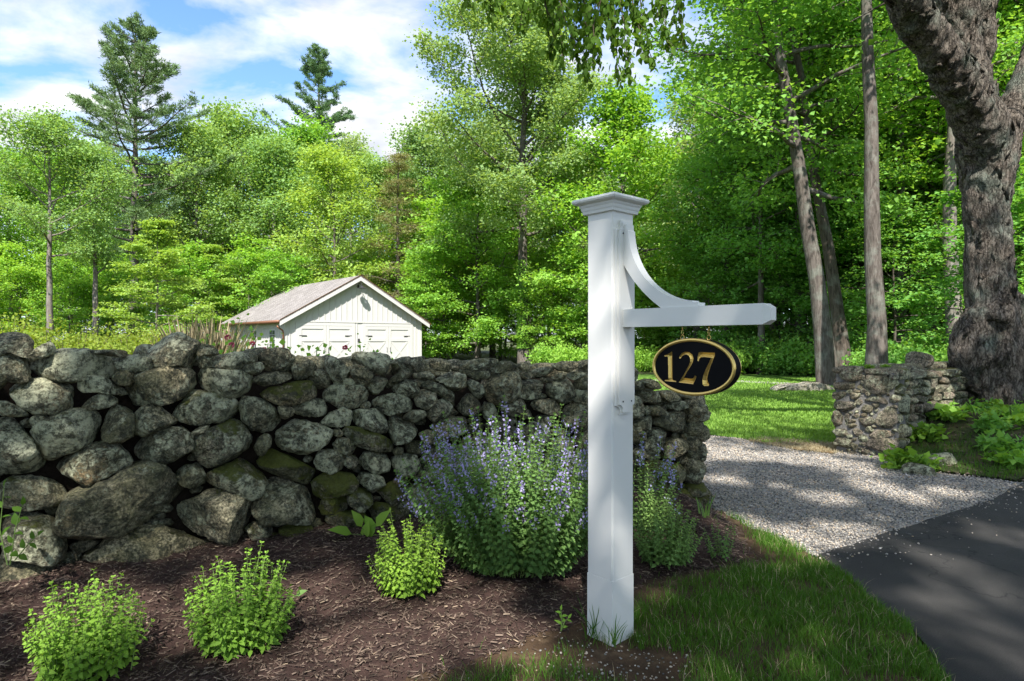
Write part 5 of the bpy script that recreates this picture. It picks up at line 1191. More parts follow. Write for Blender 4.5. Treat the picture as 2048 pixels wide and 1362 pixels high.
trunk_tree(1868, 725, 27.0, (-.3, .2), 55, .24, 20, 7.0, 'dark trunk deep in the wood behind the dry wall', M_BARKD)
trunk_tree(1448, 735, 31.0, (.3, .2), 56, .20, 11, 4.0, 'dark trunk in the undergrowth just behind the right end of the number sign', M_BARKD, R=3.2)
trunk_tree(1521, 745, 27.5, (.1, .1), 57, .16, 11, 3.5, 'thin grey trunk at the far edge of the lawn under the arm tip', M_BARK, R=3.0)
put_tree('slender_tree', T_TRUNKY, gp(1885, 30), 'slim sunlit trunk beside the dark trunk behind the dry wall', s=1.2, rz=1)
put_tree('slender_tree', T_TRUNKY, gp(1826, 33), 'thin pole-like trunk deep in the wood over the pillar', s=1.1, rz=2.5)

# ---- the mass of the wood behind
MASS = 'tree in the unbroken mass of the far wood'; k = 0; rg = np.random.default_rng(77)
ROW = [(-120, 46, 15, 0), (20, 52, 17, 1), (140, 55, 17, 0), (215, 60, 16.5, 1), (330, 56, 16.5, 0), (395, 50, 17, 1), (470, 57, 20.5, 0), (545, 52, 18.5, 1), (600, 60, 21.5, 0), (700, 58, 19.5, 2), (760, 54, 17.5, 0), (850, 52, 18, 0), (905, 57, 19.5, 1), (985, 54, 19, 0), (1100, 52, 17.0, 2), (1170, 55, 16.5, 0), (1290, 54, 17.0, 1), (1345, 58, 18.5, 2),
       (-60, 66, 20, 1), (80, 70, 21, 0), (260, 70, 19, 1), (430, 72, 23, 0), (560, 74, 22, 1), (680, 72, 22, 0), (800, 70, 21.0, 1), (930, 70, 22, 0), (1060, 70, 19.5, 1), (1180, 72, 19.5, 0), (1290, 72, 20.5, 1), (1400, 64, 20, 0), (1490, 52, 20, 1)]
for px, Y, H, v in ROW:
    d, h0 = ((T_GEN1, 20.0), (T_GEN2, 19.0), (T_ASH, 19.0))[v]
    swap_leaf(put_tree('far_tree', d, gp(px, Y), MASS, 'tree', 'trees of the far wood', H / h0, float(rg.uniform(0, 6.3)), H / h0 * rg.uniform(.94, 1.1)), (L_MID, L_MAPLE, L_OAK, L_WOOD, L_ASH, L_MID)[int(rg.integers(6))])
RW = [(1545, 38, 21, 0), (1550, 33, 20, 1), (1590, 40, 22, 0), (1600, 29, 19, 1), (1645, 35, 22, 0), (1710, 31, 21, 1), (1780, 36, 23, 0), (1800, 26, 20, 1), (1850, 40, 23, 0), (1930, 33, 22, 1), (1985, 27, 21, 0), (2040, 36, 23, 1), (2080, 24, 20, 0), (2130, 30, 22, 1), (1470, 55, 20, 0), (1560, 52, 24, 1), (1680, 50, 24, 0), (1830, 52, 25, 1), (1960, 48, 24, 0), (2090, 46, 24, 1), (2250, 26, 21, 0)]
for px, Y, H, v in RW:
    d, h0 = ((T_WOOD1, 21.0), (T_WOOD2, 20.0))[v]
    put_tree('wood_tree', d, gp(px, Y), 'tree in the shaded wood on the right beyond the lawn', 'tree', 'trees of the right-hand wood', H / h0, float(rg.uniform(0, 6.3)))
    if rg.random() < .45: swap_leaf(bpy.data.objects[[o.name for o in bpy.data.objects if o.name.startswith('wood_tree')][-1]], (L_MAPLE, L_MID)[int(rg.integers(2))])
UN = [(1420, 30, 5.2), (1490, 36, 7), (1560, 30, 6.0), (1600, 34, 8), (1630, 27, 5.5), (1720, 27, 7), (1790, 24, 6.0), (1830, 30, 8.5), (1880, 35, 9), (1950, 28, 7.5), (2010, 24, 7.0), (2060, 29, 9), (1360, 40, 7), (1310, 42, 6), (2000, 18, 6.0), (1745, 34, 9.5)]
for px, Y, H in UN:
    put_tree('understory_tree', T_UNDER, gp(px, Y), 'low leafy understory tree in the shade of the right-hand wood', 'tree', 'understory of the right-hand wood', H / 8.0, float(rg.uniform(0, 6.3)))
UN = [(-60, 40, 6), (40, 43, 7), (140, 42, 6), (225, 44, 6.5), (370, 42, 7), (500, 44, 7.5), (570, 42, 6.5), (735, 48, 7), (850, 40, 5.5), (890, 44, 8), (1010, 42, 6), (1085, 38, 5.2), (1150, 37, 5.5), (1120, 44, 8), (1290, 40, 6), (870, 48, 11), (1000, 49, 11)]
for px, Y, H in UN:
    put_tree('undergrowth_tree', T_UNDERB, gp(px, Y), 'low bright understory tree along the foot of the far wood', 'tree', 'understory of the far wood', H / 8.0, float(rg.uniform(0, 6.3)))

for i in range(34):
    px = -150 + i * 72 + rg.uniform(-20, 20); Y = (62 if px > 1300 else 80) + rg.uniform(-6, 6)
    put_tree('distant_tree', T_UNDERB if px < 1300 else T_UNDER, gp(px, Y), 'distant low tree closing the view deep between the trunks of the wood', 'tree', 'distant trees seen between the trunks', rg.uniform(1.3, 1.8), float(rg.uniform(0, 6.3)))

# ---- shrubs
def shrub_data(sd, R, H, nst, per, spread, ll, lw, leaf, bark, hz=.4, erect=1.0, flat=.8):
    rg = np.random.default_rng(sd); W = NP(); cen = []
    for i in range(nst):
        az = rg.uniform(0, 6.28); out = rg.uniform(.1, 1) ** .6; d = np.array([math.cos(az) * out, math.sin(az) * out, erect * rg.uniform(.7, 1.3)]); L = H * rg.uniform(.65, 1.1)
        P = curve([math.cos(az) * R * .25 * out, math.sin(az) * R * .25 * out, -.05], d / np.linalg.norm(d) * 1.0, L, 5, rg, .15, .14); P[:, :2] *= np.minimum(1, R / (np.linalg.norm(P[:, :2], axis=1)[:, None] + 1e-6))
        V, T = tube(P, np.linspace(.016, .004, 6), 4); W.add(V, T)
        for c in range(5): f = 1.2 + 3.8 * (c + rg.random()) / 5; cen.append([np.interp(f, np.arange(6), P[:, k]) for k in range(3)])
    cen = np.array(cen); ci = np.repeat(np.arange(len(cen)), per); n = len(ci); C = cen[ci] + rg.normal(size=(n, 3)) * np.array([spread, spread, spread * flat])
    C[:, 2] = np.maximum(C[:, 2], .02)
    A = rdir(rg, n, .2); N = nrmz(rg.normal(size=(n, 3)) * (1 - hz) + [0, 0, hz * 1.4]); Ls = ll * (.5 + .85 * rg.random(n)); V, T = leaf_quads(C, A, N, Ls, Ls * lw / ll)
    tint = np.clip(.5 * rg.random(len(cen))[ci] + .5 * rg.random(n), 0, 1)
    return W.mesh('stems', bark, True), mesh_np('foliage', V, T, False, {'tint': np.repeat(tint, 4)}, [leaf])
def put_shrub(name, d, p, label, cat, group=None, s=1.0, rz=0.0, sz=None):
    e = empty(name, p, label, cat, group, rz); e.scale = (s, s, sz or s); link('stems', d[0], e); link('foliage', d[1], e); return e
SH_H = shrub_data(61, 1.3, 2.0, 34, 26, .20, .085, .035, L_HEDGE, M_TWIG)
SH_W = shrub_data(62, 1.2, 1.6, 30, 26, .20, .12, .055, L_WOOD, M_TWIG)
SH_M = shrub_data(63, 1.2, 1.5, 30, 26, .20, .12, .055, L_MAPLE, M_TWIG)
for i, (px, Y, s) in enumerate([(-40, 14.5, .98), (60, 15.5, .96), (140, 15, .90), (215, 16.5, .92), (290, 15.5, .86), (355, 17, .88), (405, 17.5, .86), (-10, 18.5, 1.08), (250, 19.5, .95), (165, 19, .98), (330, 20, .96)]):
    put_shrub('hedge_shrub', SH_H, gp(px, Y), 'yellow-green shrub in the sunlit hedge row behind the left end of the wall', 'shrub', 'sunlit hedge behind the wall', s, i * 1.7)
for i, (px, Y, s) in enumerate([(1440, 26.5, .9), (1490, 28.5, 1.1), (1550, 27, .95), (1590, 28.5, 1.15), (1630, 25.5, 1.0), (1700, 25, 1.1), (1730, 23, .8), (1790, 20, .95), (1825, 18.5, .9), (1870, 19, 1.0), (1935, 18, .9), (1405, 28, .95), (1990, 15.5, 1.0), (2060, 16, 1.2), (1600, 31, 1.4), (1510, 32, 1.4)]):
    put_shrub('woodland_shrub', SH_W if i % 3 else SH_M, gp(px, Y), 'leafy bush in the undergrowth along the edge of the right-hand wood', 'shrub', 'undergrowth at the wood edge', s, i * 1.3)
for i, (px, Y, s) in enumerate([(1100, 33, .9), (1140, 31, .85), (1290, 30, .8)]):
    put_shrub('edge_shrub', SH_M, gp(px, Y), 'bright low bush behind the wall between the garage and the sign post', 'shrub', 'bushes between garage and post', s, i * 1.9)
# reed tuft beside the garage
def reeds():
    rg = np.random.default_rng(8); n = 260; a = rg.uniform(0, 6.28, n); r = .55 * np.sqrt(rg.random(n)); C = np.stack([r * np.cos(a), r * np.sin(a), np.zeros(n)], 1)
    A = nrmz(np.stack([.28 * rg.normal(size=n) + .25 * np.cos(a), .28 * rg.normal(size=n), np.ones(n) * 1.6], 1)); L = rg.uniform(1.4, 2.15, n); V, T = leaf_quads(C, A, rdir(rg, n), L, np.full(n, .011), 0)
    return mesh_np('canes', V, T, False, {'tint': np.repeat(rg.random(n), 4)}, [L_STRAW])
rm = reeds()
for i, (px, Y, s) in enumerate([(404, 15.0, .98), (424, 15.6, .9)]):
    e = empty('reed_clump', gp(px, Y), ['clump of dry tan canes left of the garage, next to the hedge', 'clump of dry tan canes nearest the garage eave'][i], 'reeds', None, i * 2.0); e.scale = (s, s, s); link('canes', rm, e)
# rose bushes just behind the wall
RS = shrub_data(64, .40, 1.55, 22, 26, .08, .042, .019, L_MAPLE, M_STEM, .3, 1.6)
RS2 = shrub_data(65, .55, 1.46, 30, 26, .09, .05, .022, L_MAPLE, M_STEM, .3, 1.3)
def rose(px, Y, d, s, label, blooms):
    e = put_shrub('rose_bush', d, gp(px, Y), label, 'rose bush', None, 1.0, 0, s); rg = np.random.default_rng(px)
    for (bx, by) in blooms:
        q = AT(bx, by, Y) - np.array(e.location); n = 26; N = rdir(rg, n, .6); V, T = leaf_quads(N * .008, nrmz(N + .3 * rdir(rg, n)), rdir(rg, n), np.full(n, .022), np.full(n, .012), .5)
        o = link('bloom', mesh_np('bloom', V, T, False, {'tint': np.repeat(rg.random(n), 4)}, [L_ROSE]), e, (q[0], q[1], q[2] / s))
rose(492, 5.6, RS, 1.0, 'rose bush with crimson blooms above the wall left of the garage doors', [(463, 690), (505, 688), (455, 675), (528, 700)])
rose(668, 5.7, RS2, .93, 'leafy rose bush topping the wall before the left garage door', [(690, 695)])
rose(752, 5.9, RS, .86, 'sparse rose stems above the wall before the right garage door', [])

# ------------------------------------------------------------------ the old bulging tree on the right
OT_Y = 9.5; ks = OT_Y / F
def tp(px, py, dy=0.0): return AT(px, py, OT_Y + dy)
LIMBS = [[(1997, 900, 94), (1995, 860, 82), (1990, 800, 76), (1987, 740, 68), (1982, 680, 60), (1984, 620, 51), (1981, 560, 46), (1977, 480, 43), (1974, 400, 45), (1975, 330, 58), (1972, 270, 58)],
 [(1975, 330, 52), (1965, 255, 52), (1935, 190, 46), (1895, 130, 44), (1852, 62, 42), (1815, 0, 41), (1780, -80, 37), (1730, -200, 33), (1640, -330, 27), (1500, -440, 20), (1350, -500, 13)],
 [(1968, 270, 40), (1945, 170, 36), (1928, 90, 36), (1916, 20, 42), (1902, -60, 36), (1890, -220, 30), (1860, -420, 22), (1850, -600, 12)],
 [(1975, 260, 28), (1968, 150, 15), (1974, 60, 16), (1979, -30, 15), (1995, -170, 12), (2010, -330, 8)],
 [(1985, 340, 44), (2012, 250, 32), (2046, 170, 27), (2085, 60, 27), (2140, -90, 26), (2230, -300, 20), (2330, -480, 12)],
 [(2062, 900, 80), (2058, 800, 58), (2052, 720, 44), (2052, 640, 32), (2052, 590, 18)],
 [(1962, 630, 30), (1945, 668, 42), (1946, 705, 46), (1962, 770, 40)], [(1985, 645, 40), (2005, 610, 26)], [(1955, 850, 34), (1930, 905, 22)], [(2010, 840, 40), (1995, 905, 30)]]
LDY = [(0, 0), (0, -2.6), (0, -.6), (0, -.2), (0, .5), (.55, .45), (-.12, -.1), (-.25, -.25), (-.2, -.4), (-.4, -.55)]
bm = bmesh.new(); old_pts = []
for L, (d0, d1) in zip(LIMBS, LDY):
    P = np.array([tp(a, b, d0 + (d1 - d0) * i / (len(L) - 1)) for i, (a, b, c) in enumerate(L)]); r = np.array([c * (OT_Y + d0 + (d1 - d0) * i / (len(L) - 1)) / F * .80 for i, (a, b, c) in enumerate(L)])
    q = np.linspace(0, len(L) - 1, len(L) * 5); P = np.stack([np.interp(q, np.arange(len(L)), P[:, k]) for k in range(3)], 1); r = np.interp(q, np.arange(len(L)), r)
    for _ in range(2): P[1:-1] = (P[:-2] + 2 * P[1:-1] + P[2:]) / 4
    old_pts.append(P); V, T = tube(P, r, 20); vs = [bm.verts.new(v) for v in V]
    for t in T: bm.faces.new([vs[i] for i in t])
    bm.faces.new(vs[:20][::-1]); bm.faces.new(vs[-20:])
bmesh.ops.recalc_face_normals(bm, faces=bm.faces); me = bpy.data.meshes.new('t'); bm.to_mesh(me); bm.free()
to = bpy.data.objects.new('t', me); COL.objects.link(to); md = to.modifiers.new('r', 'REMESH'); md.mode = 'VOXEL'; md.voxel_size = .037
dg = bpy.context.evaluated_depsgraph_get(); ev = to.evaluated_get(dg); m2 = ev.to_mesh(); nv = len(m2.vertices); V = np.zeros(nv * 3, np.float32); m2.vertices.foreach_get('co', V); V = V.reshape(-1, 3).astype(float)
Nn = np.zeros(nv * 3, np.float32); m2.vertices.foreach_get('normal', Nn); Nn = Nn.reshape(-1, 3).astype(float)
m2.calc_loop_triangles(); T = np.zeros(len(m2.loop_triangles) * 3, np.int32); m2.loop_triangles.foreach_get('vertices', T); T = T.reshape(-1, 3); ev.to_mesh_clear(); bpy.data.objects.remove(to)
ed = np.concatenate([T[:, [0, 1]], T[:, [1, 2]], T[:, [2, 0]]]); cnt = np.bincount(ed.ravel(), minlength=nv)[:, None] + 1e-9
for _ in range(6):
    Sm = np.zeros_like(V); np.add.at(Sm, ed[:, 0], V[ed[:, 1]]); np.add.at(Sm, ed[:, 1], V[ed[:, 0]]); V = .5 * V + .5 * Sm / cnt
q = V * np.array([5, 5, 1.5]); ridge = 1 - np.abs(fbm(q, 3)) * 2.4
V = V + Nn * (0.045 * np.clip(ridge, -1, 1) + .06 * fbm(V * 2.1, 3) + .025 * fbm(V * np.array([14, 14, 5]), 3))[:, None]
OB = np.array([tp(2000, 850)[0], OT_Y, .25]); V -= OB
old = empty('old_tree', OB, 'huge gnarled old tree with a bulging scaly trunk and forked limbs at the right edge', 'tree')
link('trunk', mesh_np('trunk', V, T, True, None, [M_OLDBARK]), old)
# bark plates standing off the trunk
rg = np.random.default_rng(5); pk = NP(); nrm_w = Nn; sel = rg.choice(nv, 900, False)
sel = [i for i in sel if V[i, 2] + OB[2] > .6 and Nn[i, 1] < .35]
for i in sel[:520]:
    n_ = Nn[i]; a = np.array([0, 0, 1.0]) + .35 * rg.normal(size=3); a -= n_ * (a @ n_); a /= np.linalg.norm(a); b = np.cross(n_, a); L = rg.uniform(.05, .15); w = L * rg.uniform(.22, .5); lift = rg.uniform(.012, .045)
    c = V[i]; P = np.array([c - a * L + n_ * .0, c - b * w, c + b * w, c + a * L * .7 - b * w * .8 + n_ * lift, c + a * L * .7 + b * w * .7 + n_ * lift * .8, c - a * L - n_ * .03, c + a * L * .6 - n_ * .02])
    pk.add(P, [(0, 2, 1), (1, 2, 4), (1, 4, 3), (3, 4, 6), (0, 1, 5), (2, 0, 5), (1, 3, 6), (4, 2, 6), (1, 6, 5), (2, 5, 6)], rg.random())
pl = link('bark_plates', pk.mesh('bark_plates', M_OLDBARK), old, kind='stuff')
# its upper crown, out of the frame but shading the ground
def leaf_cloud(centers, per, spread, ll, lw, sd, leaf, hz=.5):
    rg = np.random.default_rng(sd); cen = np.asarray(centers); ci = np.repeat(np.arange(len(cen)), per); n = len(ci); C = cen[ci] + rg.normal(size=(n, 3)) * np.array([spread, spread, spread * .5])
    A = rdir(rg, n, -.2); N = nrmz(rg.normal(size=(n, 3)) * (1 - hz) + [0, 0, hz * 1.4]); Ls = ll * (.5 + .85 * rg.random(n)); V, T = leaf_quads(C, A, N, Ls, Ls * lw / ll)
    return mesh_np('crown', V, T, False, {'tint': np.repeat(rg.random(n), 4)}, [leaf])
W = NP(); cen = []
for li in (1, 2, 3, 4):
    P = old_pts[li]; m0 = len(P)
    for k in range(26 if li != 3 else 10):
        f = rg.uniform(.62, 1.0) * (m0 - 1); q = P[int(f)]
        if q[2] < 6.9: continue
        d = rdir(rg, 1, .25)[0]; P2 = curve(q, d, rg.uniform(1.0, 2.6), 5, rg, .2, .2); V_, T_ = tube(P2 - OB, np.linspace(.04, .008, 6), 4); W.add(V_, T_)
        for c in (2, 3, 4, 5): cen.append(P2[c] - OB)
cen = np.array([c for c in cen if c[2] + OB[2] > 7.0])
link('branches', W.mesh('branches', M_BARKD, True), old); link('crown', shade_filter(leaf_cloud(cen, 26, .38, .13, .055, 9, L_NEAR), OB), old)
# leafy ends of its long limb hanging into view at the top
SPR = [(930, -60, 1010, 20), (960, -70, 985, 45), (1000, -60, 1060, 25), (1040, -60, 1090, 45), (1075, -60, 1110, 75), (1080, -40, 1100, 105), (1100, -60, 1150, 95), (1110, -50, 1125, 135), (1140, -60, 1160, 130), (1150, -40, 1185, 100), (1165, -50, 1175, 165), (1185, -60, 1200, 130), (1195, -50, 1225, 80), (1215, -60, 1215, 50), (1225, -60, 1240, 165), (1235, -50, 1262, 165), (1255, -60, 1290, 115), (1275, -60, 1305, 135), (1300, -60, 1330, 70), (1320, -60, 1345, 110), (1345, -60, 1365, 90), (1250, -50, 1280, 60), (1130, -50, 1195, 60), (1040, -70, 1045, 60), (915, -60, 945, 15), (1205, -40, 1178, 150), (1340, -60, 1300, 30), (1120, -30, 1180, 30), (1090, -50, 1135, 40), (1170, -60, 1220, 20)]
W = NP(); LV = NP(); rg = np.random.default_rng(41)
for (x0, y0, x1, y1) in SPR:
    Yd = rg.uniform(5.6, 6.8); a = AT(x0, y0, Yd); b = AT(x1, y1, Yd + rg.uniform(-.3, .3)); mid = (a + b) / 2 + np.array([rg.normal(0, .05), 0, .06]); t = np.linspace(0, 1, 9)[:, None]
    P = (1 - t) ** 2 * a + 2 * t * (1 - t) * mid + t ** 2 * b; P[1:-1] += rg.normal(0, .008, (7, 3)); V_, T_ = tube(P - OB, np.linspace(.0075, .0022, 9), 5); W.add(V_, T_)
    n = int(32 + 60 * np.linalg.norm(b - a)); f = rg.uniform(.0, 1.02, n); Q = np.stack([np.interp(f * 8, np.arange(9), P[:, k]) for k in range(3)], 1) + rg.normal(0, .055, (n, 3)) * (1.1 - .7 * f[:, None])
    A = nrmz((b - a) / np.linalg.norm(b - a) * .5 + rg.normal(size=(n, 3)) * .65 + np.array([0, 0, -.75])); N = nrmz(rg.normal(size=(n, 3)) * .8 + np.array([0, -.5, .5])); L = rg.uniform(.055, .10, n); V_, T_ = leaf_hex(Q - OB, A, N, L, L * .31, .25, .25)
    LV.add(V_, T_, np.repeat(rg.random(n), 8))
    # side twigs tie the leaves to the shoot
    for j in range(0, n, 3):
        k0 = int(np.clip(f[j] * 8, 0, 8)); V_, T_ = tube(np.array([P[k0], (P[k0] + Q[j]) / 2 + [0, 0, .01], Q[j]]) - OB, [.003, .002, .0015], 3); W.add(V_, T_)
# the bearing limb above the frame
P = np.array([old_pts[1][-1], AT(1370, -330, 7.0), AT(1250, -200, 6.4), AT(1120, -120, 6.2), AT(960, -75, 6.2)]); q = np.linspace(0, 4, 24); P = np.stack([np.interp(q, np.arange(5), P[:, k]) for k in range(3)], 1)
V_, T_ = tube(P - OB, np.linspace(.085, .012, 24), 7); W.add(V_, T_)
for (x0, y0, x1, y1) in SPR:
    a = AT(x0, y0, 6.2); j = np.argmin(np.linalg.norm(P - a, axis=1)); V_, T_ = tube(np.array([P[j], (P[j] + a) / 2 + [0, 0, .05], a]) - OB, [.012, .010, .0075], 4); W.add(V_, T_)
link('hanging_twigs', W.mesh('hanging_twigs', M_TWIG, True), old); link('hanging_leaves', LV.mesh('hanging_leaves', L_NEAR), old)

# ---- shade trees standing behind the camera, across the road
T_SHADE = tree_data(71, 18.5, 8.6, 5.0, .28, 'oval', 24, 8, 3, 20, .46, .5, .20, .10, 0, 60, .25, M_BARK, L_WOOD, hz=.6, gap=.05)
for i, (x, y, s, rz) in enumerate([(-3.4, -8.2, 1.0, .4), (1.9, -9.6, 1.0, 2.1), (6.4, -7.6, 1.02, 4.2), (-8.2, -7.0, .95, 5.0), (11.0, -4.5, 1.0, 1.1)]):
    ca, sa = math.cos(rz) * s, math.sin(rz) * s; cr_ = shade_filter(T_SHADE[1], (x, y, 0), np.array([[ca, -sa, 0], [sa, ca, 0], [0, 0, s]]))
    put_tree('roadside_tree', (T_SHADE[0], cr_), (x, y, 0), 'roadside tree behind the viewer whose shade falls on the wall', 'tree', 'roadside shade trees', s, rz)

# ------------------------------------------------------------------ garden plants
def catmint(name, px, py, z0, R, H, ns, label, leaf, flower=0.0, pale=False, sd=1, ll=.030, lean=0.0, sq=1.0):
    g = G(px, py, z0); rg = np.random.default_rng(sd); tz = float(terr(np.array([g[0]]), np.array([g[1]]))[0]) + .03
    e = empty(name, (g[0], g[1], tz), label, 'catmint'); W = NP(); LC, LA, LN, LL, LT = [], [], [], [], []; FC, FA, FN, FL, FT = [], [], [], [], []
    for i in range(ns):
        az = rg.uniform(0, 6.283); ro = math.sqrt(rg.random()); tilt = ro * (.92 if ns > 200 else .62); L = H * (1.02 - (.30 if ns > 200 else .52) * ro ** 2) * ((rg.uniform(.62, 1.02) if rg.random() < .72 else rg.uniform(1.0, 1.2)) if ns > 300 else (rg.uniform(.74, .98) if rg.random() < .88 else rg.uniform(.98, 1.08)))
        st = np.array([math.cos(az), math.sin(az) * sq, 0]) * R * (.34 if ns > 200 else .55) * ro; d = np.array([math.cos(az) * math.sin(tilt) * .9 + lean, math.sin(az) * math.sin(tilt) * .9 * sq, math.cos(tilt)]); d /= np.linalg.norm(d)
        P = curve(st, d, L, 7, rg, .55, .07); P[:, 2] = np.maximum(P[:, 2], .01); V, T = tube(P, np.linspace(.0028, .0012, 8), 3); W.add(V, T)
        np_ = max(5, int(L / (ll * .80))); ph = rg.uniform(0, 3.1); fs = 1 - flower * rg.uniform(.14, .42) if rg.random() < flower * .48 else 2
        for k in range(np_):
            f = .10 + .90 * (k + .5) / np_; q = np.array([np.interp(f * 7, np.arange(8), P[:, c]) for c in range(3)]); j = min(6, int(f * 7)); ax = P[j + 1] - P[j]; ax /= np.linalg.norm(ax) + 1e-9
            a = np.cross(ax, [math.cos(ph), math.sin(ph), .1]); a /= np.linalg.norm(a) + 1e-9; ph += 1.571; inf = f > fs
            sz = ll * (1.25 - .75 * f) * rg.uniform(.8, 1.2) * (.45 if inf else 1.0)
            for sg in (1, -1):
                LC.append(q); LA.append(a * sg + ax * .35 + [0, 0, -.15]); LN.append(ax + rg.normal(size=3) * .3); LL.append(sz); LT.append(np.clip(.35 * f + .65 * rg.random(), 0, 1))
            if inf:
                for _ in range(5 if rg.random() < .8 else 0):
                    r = rdir(rg, 1, .1)[0]; FC.append(q + r * .011); FA.append(r + ax * .3); FN.append(rdir(rg, 1)[0]); FL.append(rg.uniform(.011, .020)); FT.append(rg.random())
        for k in range(4):  # tip tuft
            LC.append(P[-1]); LA.append(nrmz(P[-1] - P[-2]) + .9 * rdir(rg, 1)[0]); LN.append(rdir(rg, 1, 1)[0]); LL.append(ll * .45); LT.append(.9)
    link('stems', W.mesh('stems', M_STEM, True), e); LL = np.array(LL); V, T = leaf_hex(np.array(LC), np.array(LA), np.array(LN), LL, LL * .31, .2, .3) if ns < 300 else leaf_quads(np.array(LC), np.array(LA), np.array(LN), LL, LL * .38, .2)
    kk = len(V) // len(LL); link('leaves', mesh_np('leaves', V, T, False, {'tint': np.repeat(LT, kk)}, [leaf]), e, kind='stuff')
    if FC:
        FL = np.array(FL); V, T = leaf_quads(np.array(FC), np.array(FA), np.array(FN), FL, FL * .42, .3); link('flowers', mesh_np('flowers', V, T, False, {'tint': np.repeat(FT, 4)}, [L_PALEF if pale else L_FLOWER]), e, kind='stuff')
    return e
catmint('catmint', 1035, 1128, .10, .74, .90, 400, 'big catmint in lavender bloom left of the post, before the wall', L_CAT, .85, sd=81, ll=.038, sq=.55)
catmint('catmint', 1285, 1058, .10, .24, .70, 46, 'narrow lavender-flowered catmint showing just right of the post', L_CAT, .9, sd=82, ll=.030)
catmint('catmint', 172, 1345, .04, .24, .41, 125, 'young bright green catmint with pale flower tips at the lower left corner', L_CATB, .12, True, 83, .034, .08)
catmint('catmint', 487, 1278, .05, .27, .42, 135, 'young bright green catmint in the mulch under the big slanting boulder', L_CATB, .0, sd=84, ll=.036)
catmint('catmint', 822, 1175, .08, .22, .42, 104, 'young yellow-green catmint at the left foot of the big blooming one', L_CATB, .0, sd=85, ll=.032, lean=-.10)
catmint('catmint', 1330, 1108, .09, .22, .42, 105, 'small deep green catmint without bloom right of the post', L_CAT, .12, True, 86, .030)
catmint('catmint', 1441, 1112, .05, .08, .27, 15, 'tiny catmint seedling at the right tip of the mulch bed', L_CAT, 0, sd=87, ll=.026)
def sprigs(name, specs, label, cat, leaf=L_MID, shape=.3):
    """specs: stems as 3-D point lists with a leaf length and leaf count"""
    e = empty(name, specs[0][0][0], label, cat); o = np.array(specs[0][0][0]); W = NP(); Lf = NP(); rg = np.random.default_rng(len(label))
    for P, L, n in specs:
        P = np.array(P) - o; m = len(P); V, T = tube(P, np.linspace(.004, .0018, m), 4); W.add(V, T); f = np.linspace(.18, 1, n); Q = np.stack([np.interp(f * (m - 1), np.arange(m), P[:, k]) for k in range(3)], 1)
        sg = np.where(np.arange(n) % 2 == 0, 1, -1)[:, None]; dd = nrmz(P[-1:] - P[:1]); sdv = nrmz(np.cross(dd, [[0, -1, .2]])); A = sg * sdv * .9 + dd * .45 + rg.normal(0, .25, (n, 3)); A[-1] = dd[0]; N = nrmz(np.array([[0, -.6, .8]]) + rg.normal(0, .3, (n, 3))); Ls = L * rg.uniform(.75, 1.2, n)
        V, T = leaf_hex(Q, A, N, Ls, Ls * shape, .2, .3); Lf.add(V, T, np.repeat(rg.random(n), 8))
    link('stems', W.mesh('stems', M_STEM, True), e); link('leaves', Lf.mesh('leaves', leaf), e); return e
sprigs('wall_creeper', [([AT(20, 1130, 3.15), AT(30, 1060, 3.12), AT(45, 1010, 3.10)], .055, 7), ([AT(15, 1130, 3.15), AT(0, 1060, 3.12), AT(8, 975, 3.1)], .05, 8), ([AT(30, 1120, 3.15), AT(55, 1090, 3.10), AT(75, 1070, 3.08)], .05, 5)], 'dark leafy creeper growing up the wall at the left edge', 'creeper', L_NEAR)
g0 = G(735, 1082, .12)
sprigs('broadleaf_weed', [([g0, g0 + [-.02, 0, .06], g0 + [-.03, -.03, .10]], .13, 2), ([g0, g0 + [.03, 0, .07], g0 + [.06, -.02, .10]], .14, 3), ([g0, g0 + [-.04, -.03, .05], g0 + [-.09, -.05, .06]], .13, 2)], 'pale broad-leaved weed in the mulch left of the young catmint', 'weed', L_CATB)
g0 = G(1122, 1262, .01)
sprigs('dandelion_weed', [([g0, g0 + [.005, 0, .05], g0 + [.0, 0, .10]], .035, 7), ([g0, g0 + [.02, 0, .05], g0 + [.035, 0, .06]], .03, 4)], 'single bright weed sprouting in bare soil left of the post foot', 'weed', L_CATB, .25)
g0 = G(262, 1340, .04)
sprigs('mulch_sprout', [([g0, g0 + [.01, 0, .06], g0 + [.02, 0, .12]], .028, 8)], 'tiny sprout in the mulch right of the corner catmint', 'weed', L_CATB, .35)
g0 = G(580, 1205, .07)
sprigs('mulch_sprout', [([g0 + [-.02, 0, 0], g0 + [0, 0, .02], g0 + [.03, 0, .035]], .07, 2)], 'lone leaf lying out of the mulch right of the middle young catmint', 'weed', L_CAT, .3)
# strap-leaved plant at the wall end
def straps(name, p, n, L, sd, label, cat='grass clump', w=.007, leaf=L_GRASS):
    rg = np.random.default_rng(sd); Vv = NP()
    for i in range(n):
        az = rg.uniform(0, 6.28); d = np.array([math.cos(az) * .35, math.sin(az) * .35, 1.0]); l = L * rg.uniform(.6, 1.1); P = curve(rg.normal(0, .02, 3) * [1, 1, 0], d / np.linalg.norm(d), l, 6, rg, -.5, .10); s_ = np.cross(d, [0, 0, 1.0]) + 1e-6; s_ /= np.linalg.norm(s_); ww = w * np.array([.8, 1, 1, .9, .7, .45, .05])[:, None]
        V = np.concatenate([P + s_ * ww, P - s_ * ww]); T = [(k, k + 1, k + 8) for k in range(6)] + [(k, k + 8, k + 7) for k in range(6)]; Vv.add(V, T, rg.random())
    e = empty(name, p, label, cat); link('blades', Vv.mesh('blades', leaf), e); return e
g0 = G(1410, 1052, .03); straps('strap_plant', g0 + [0, 0, .02], 9, .26, 3, 'strap-leaved plant at the foot of the wall end', w=.009, leaf=L_CAT)
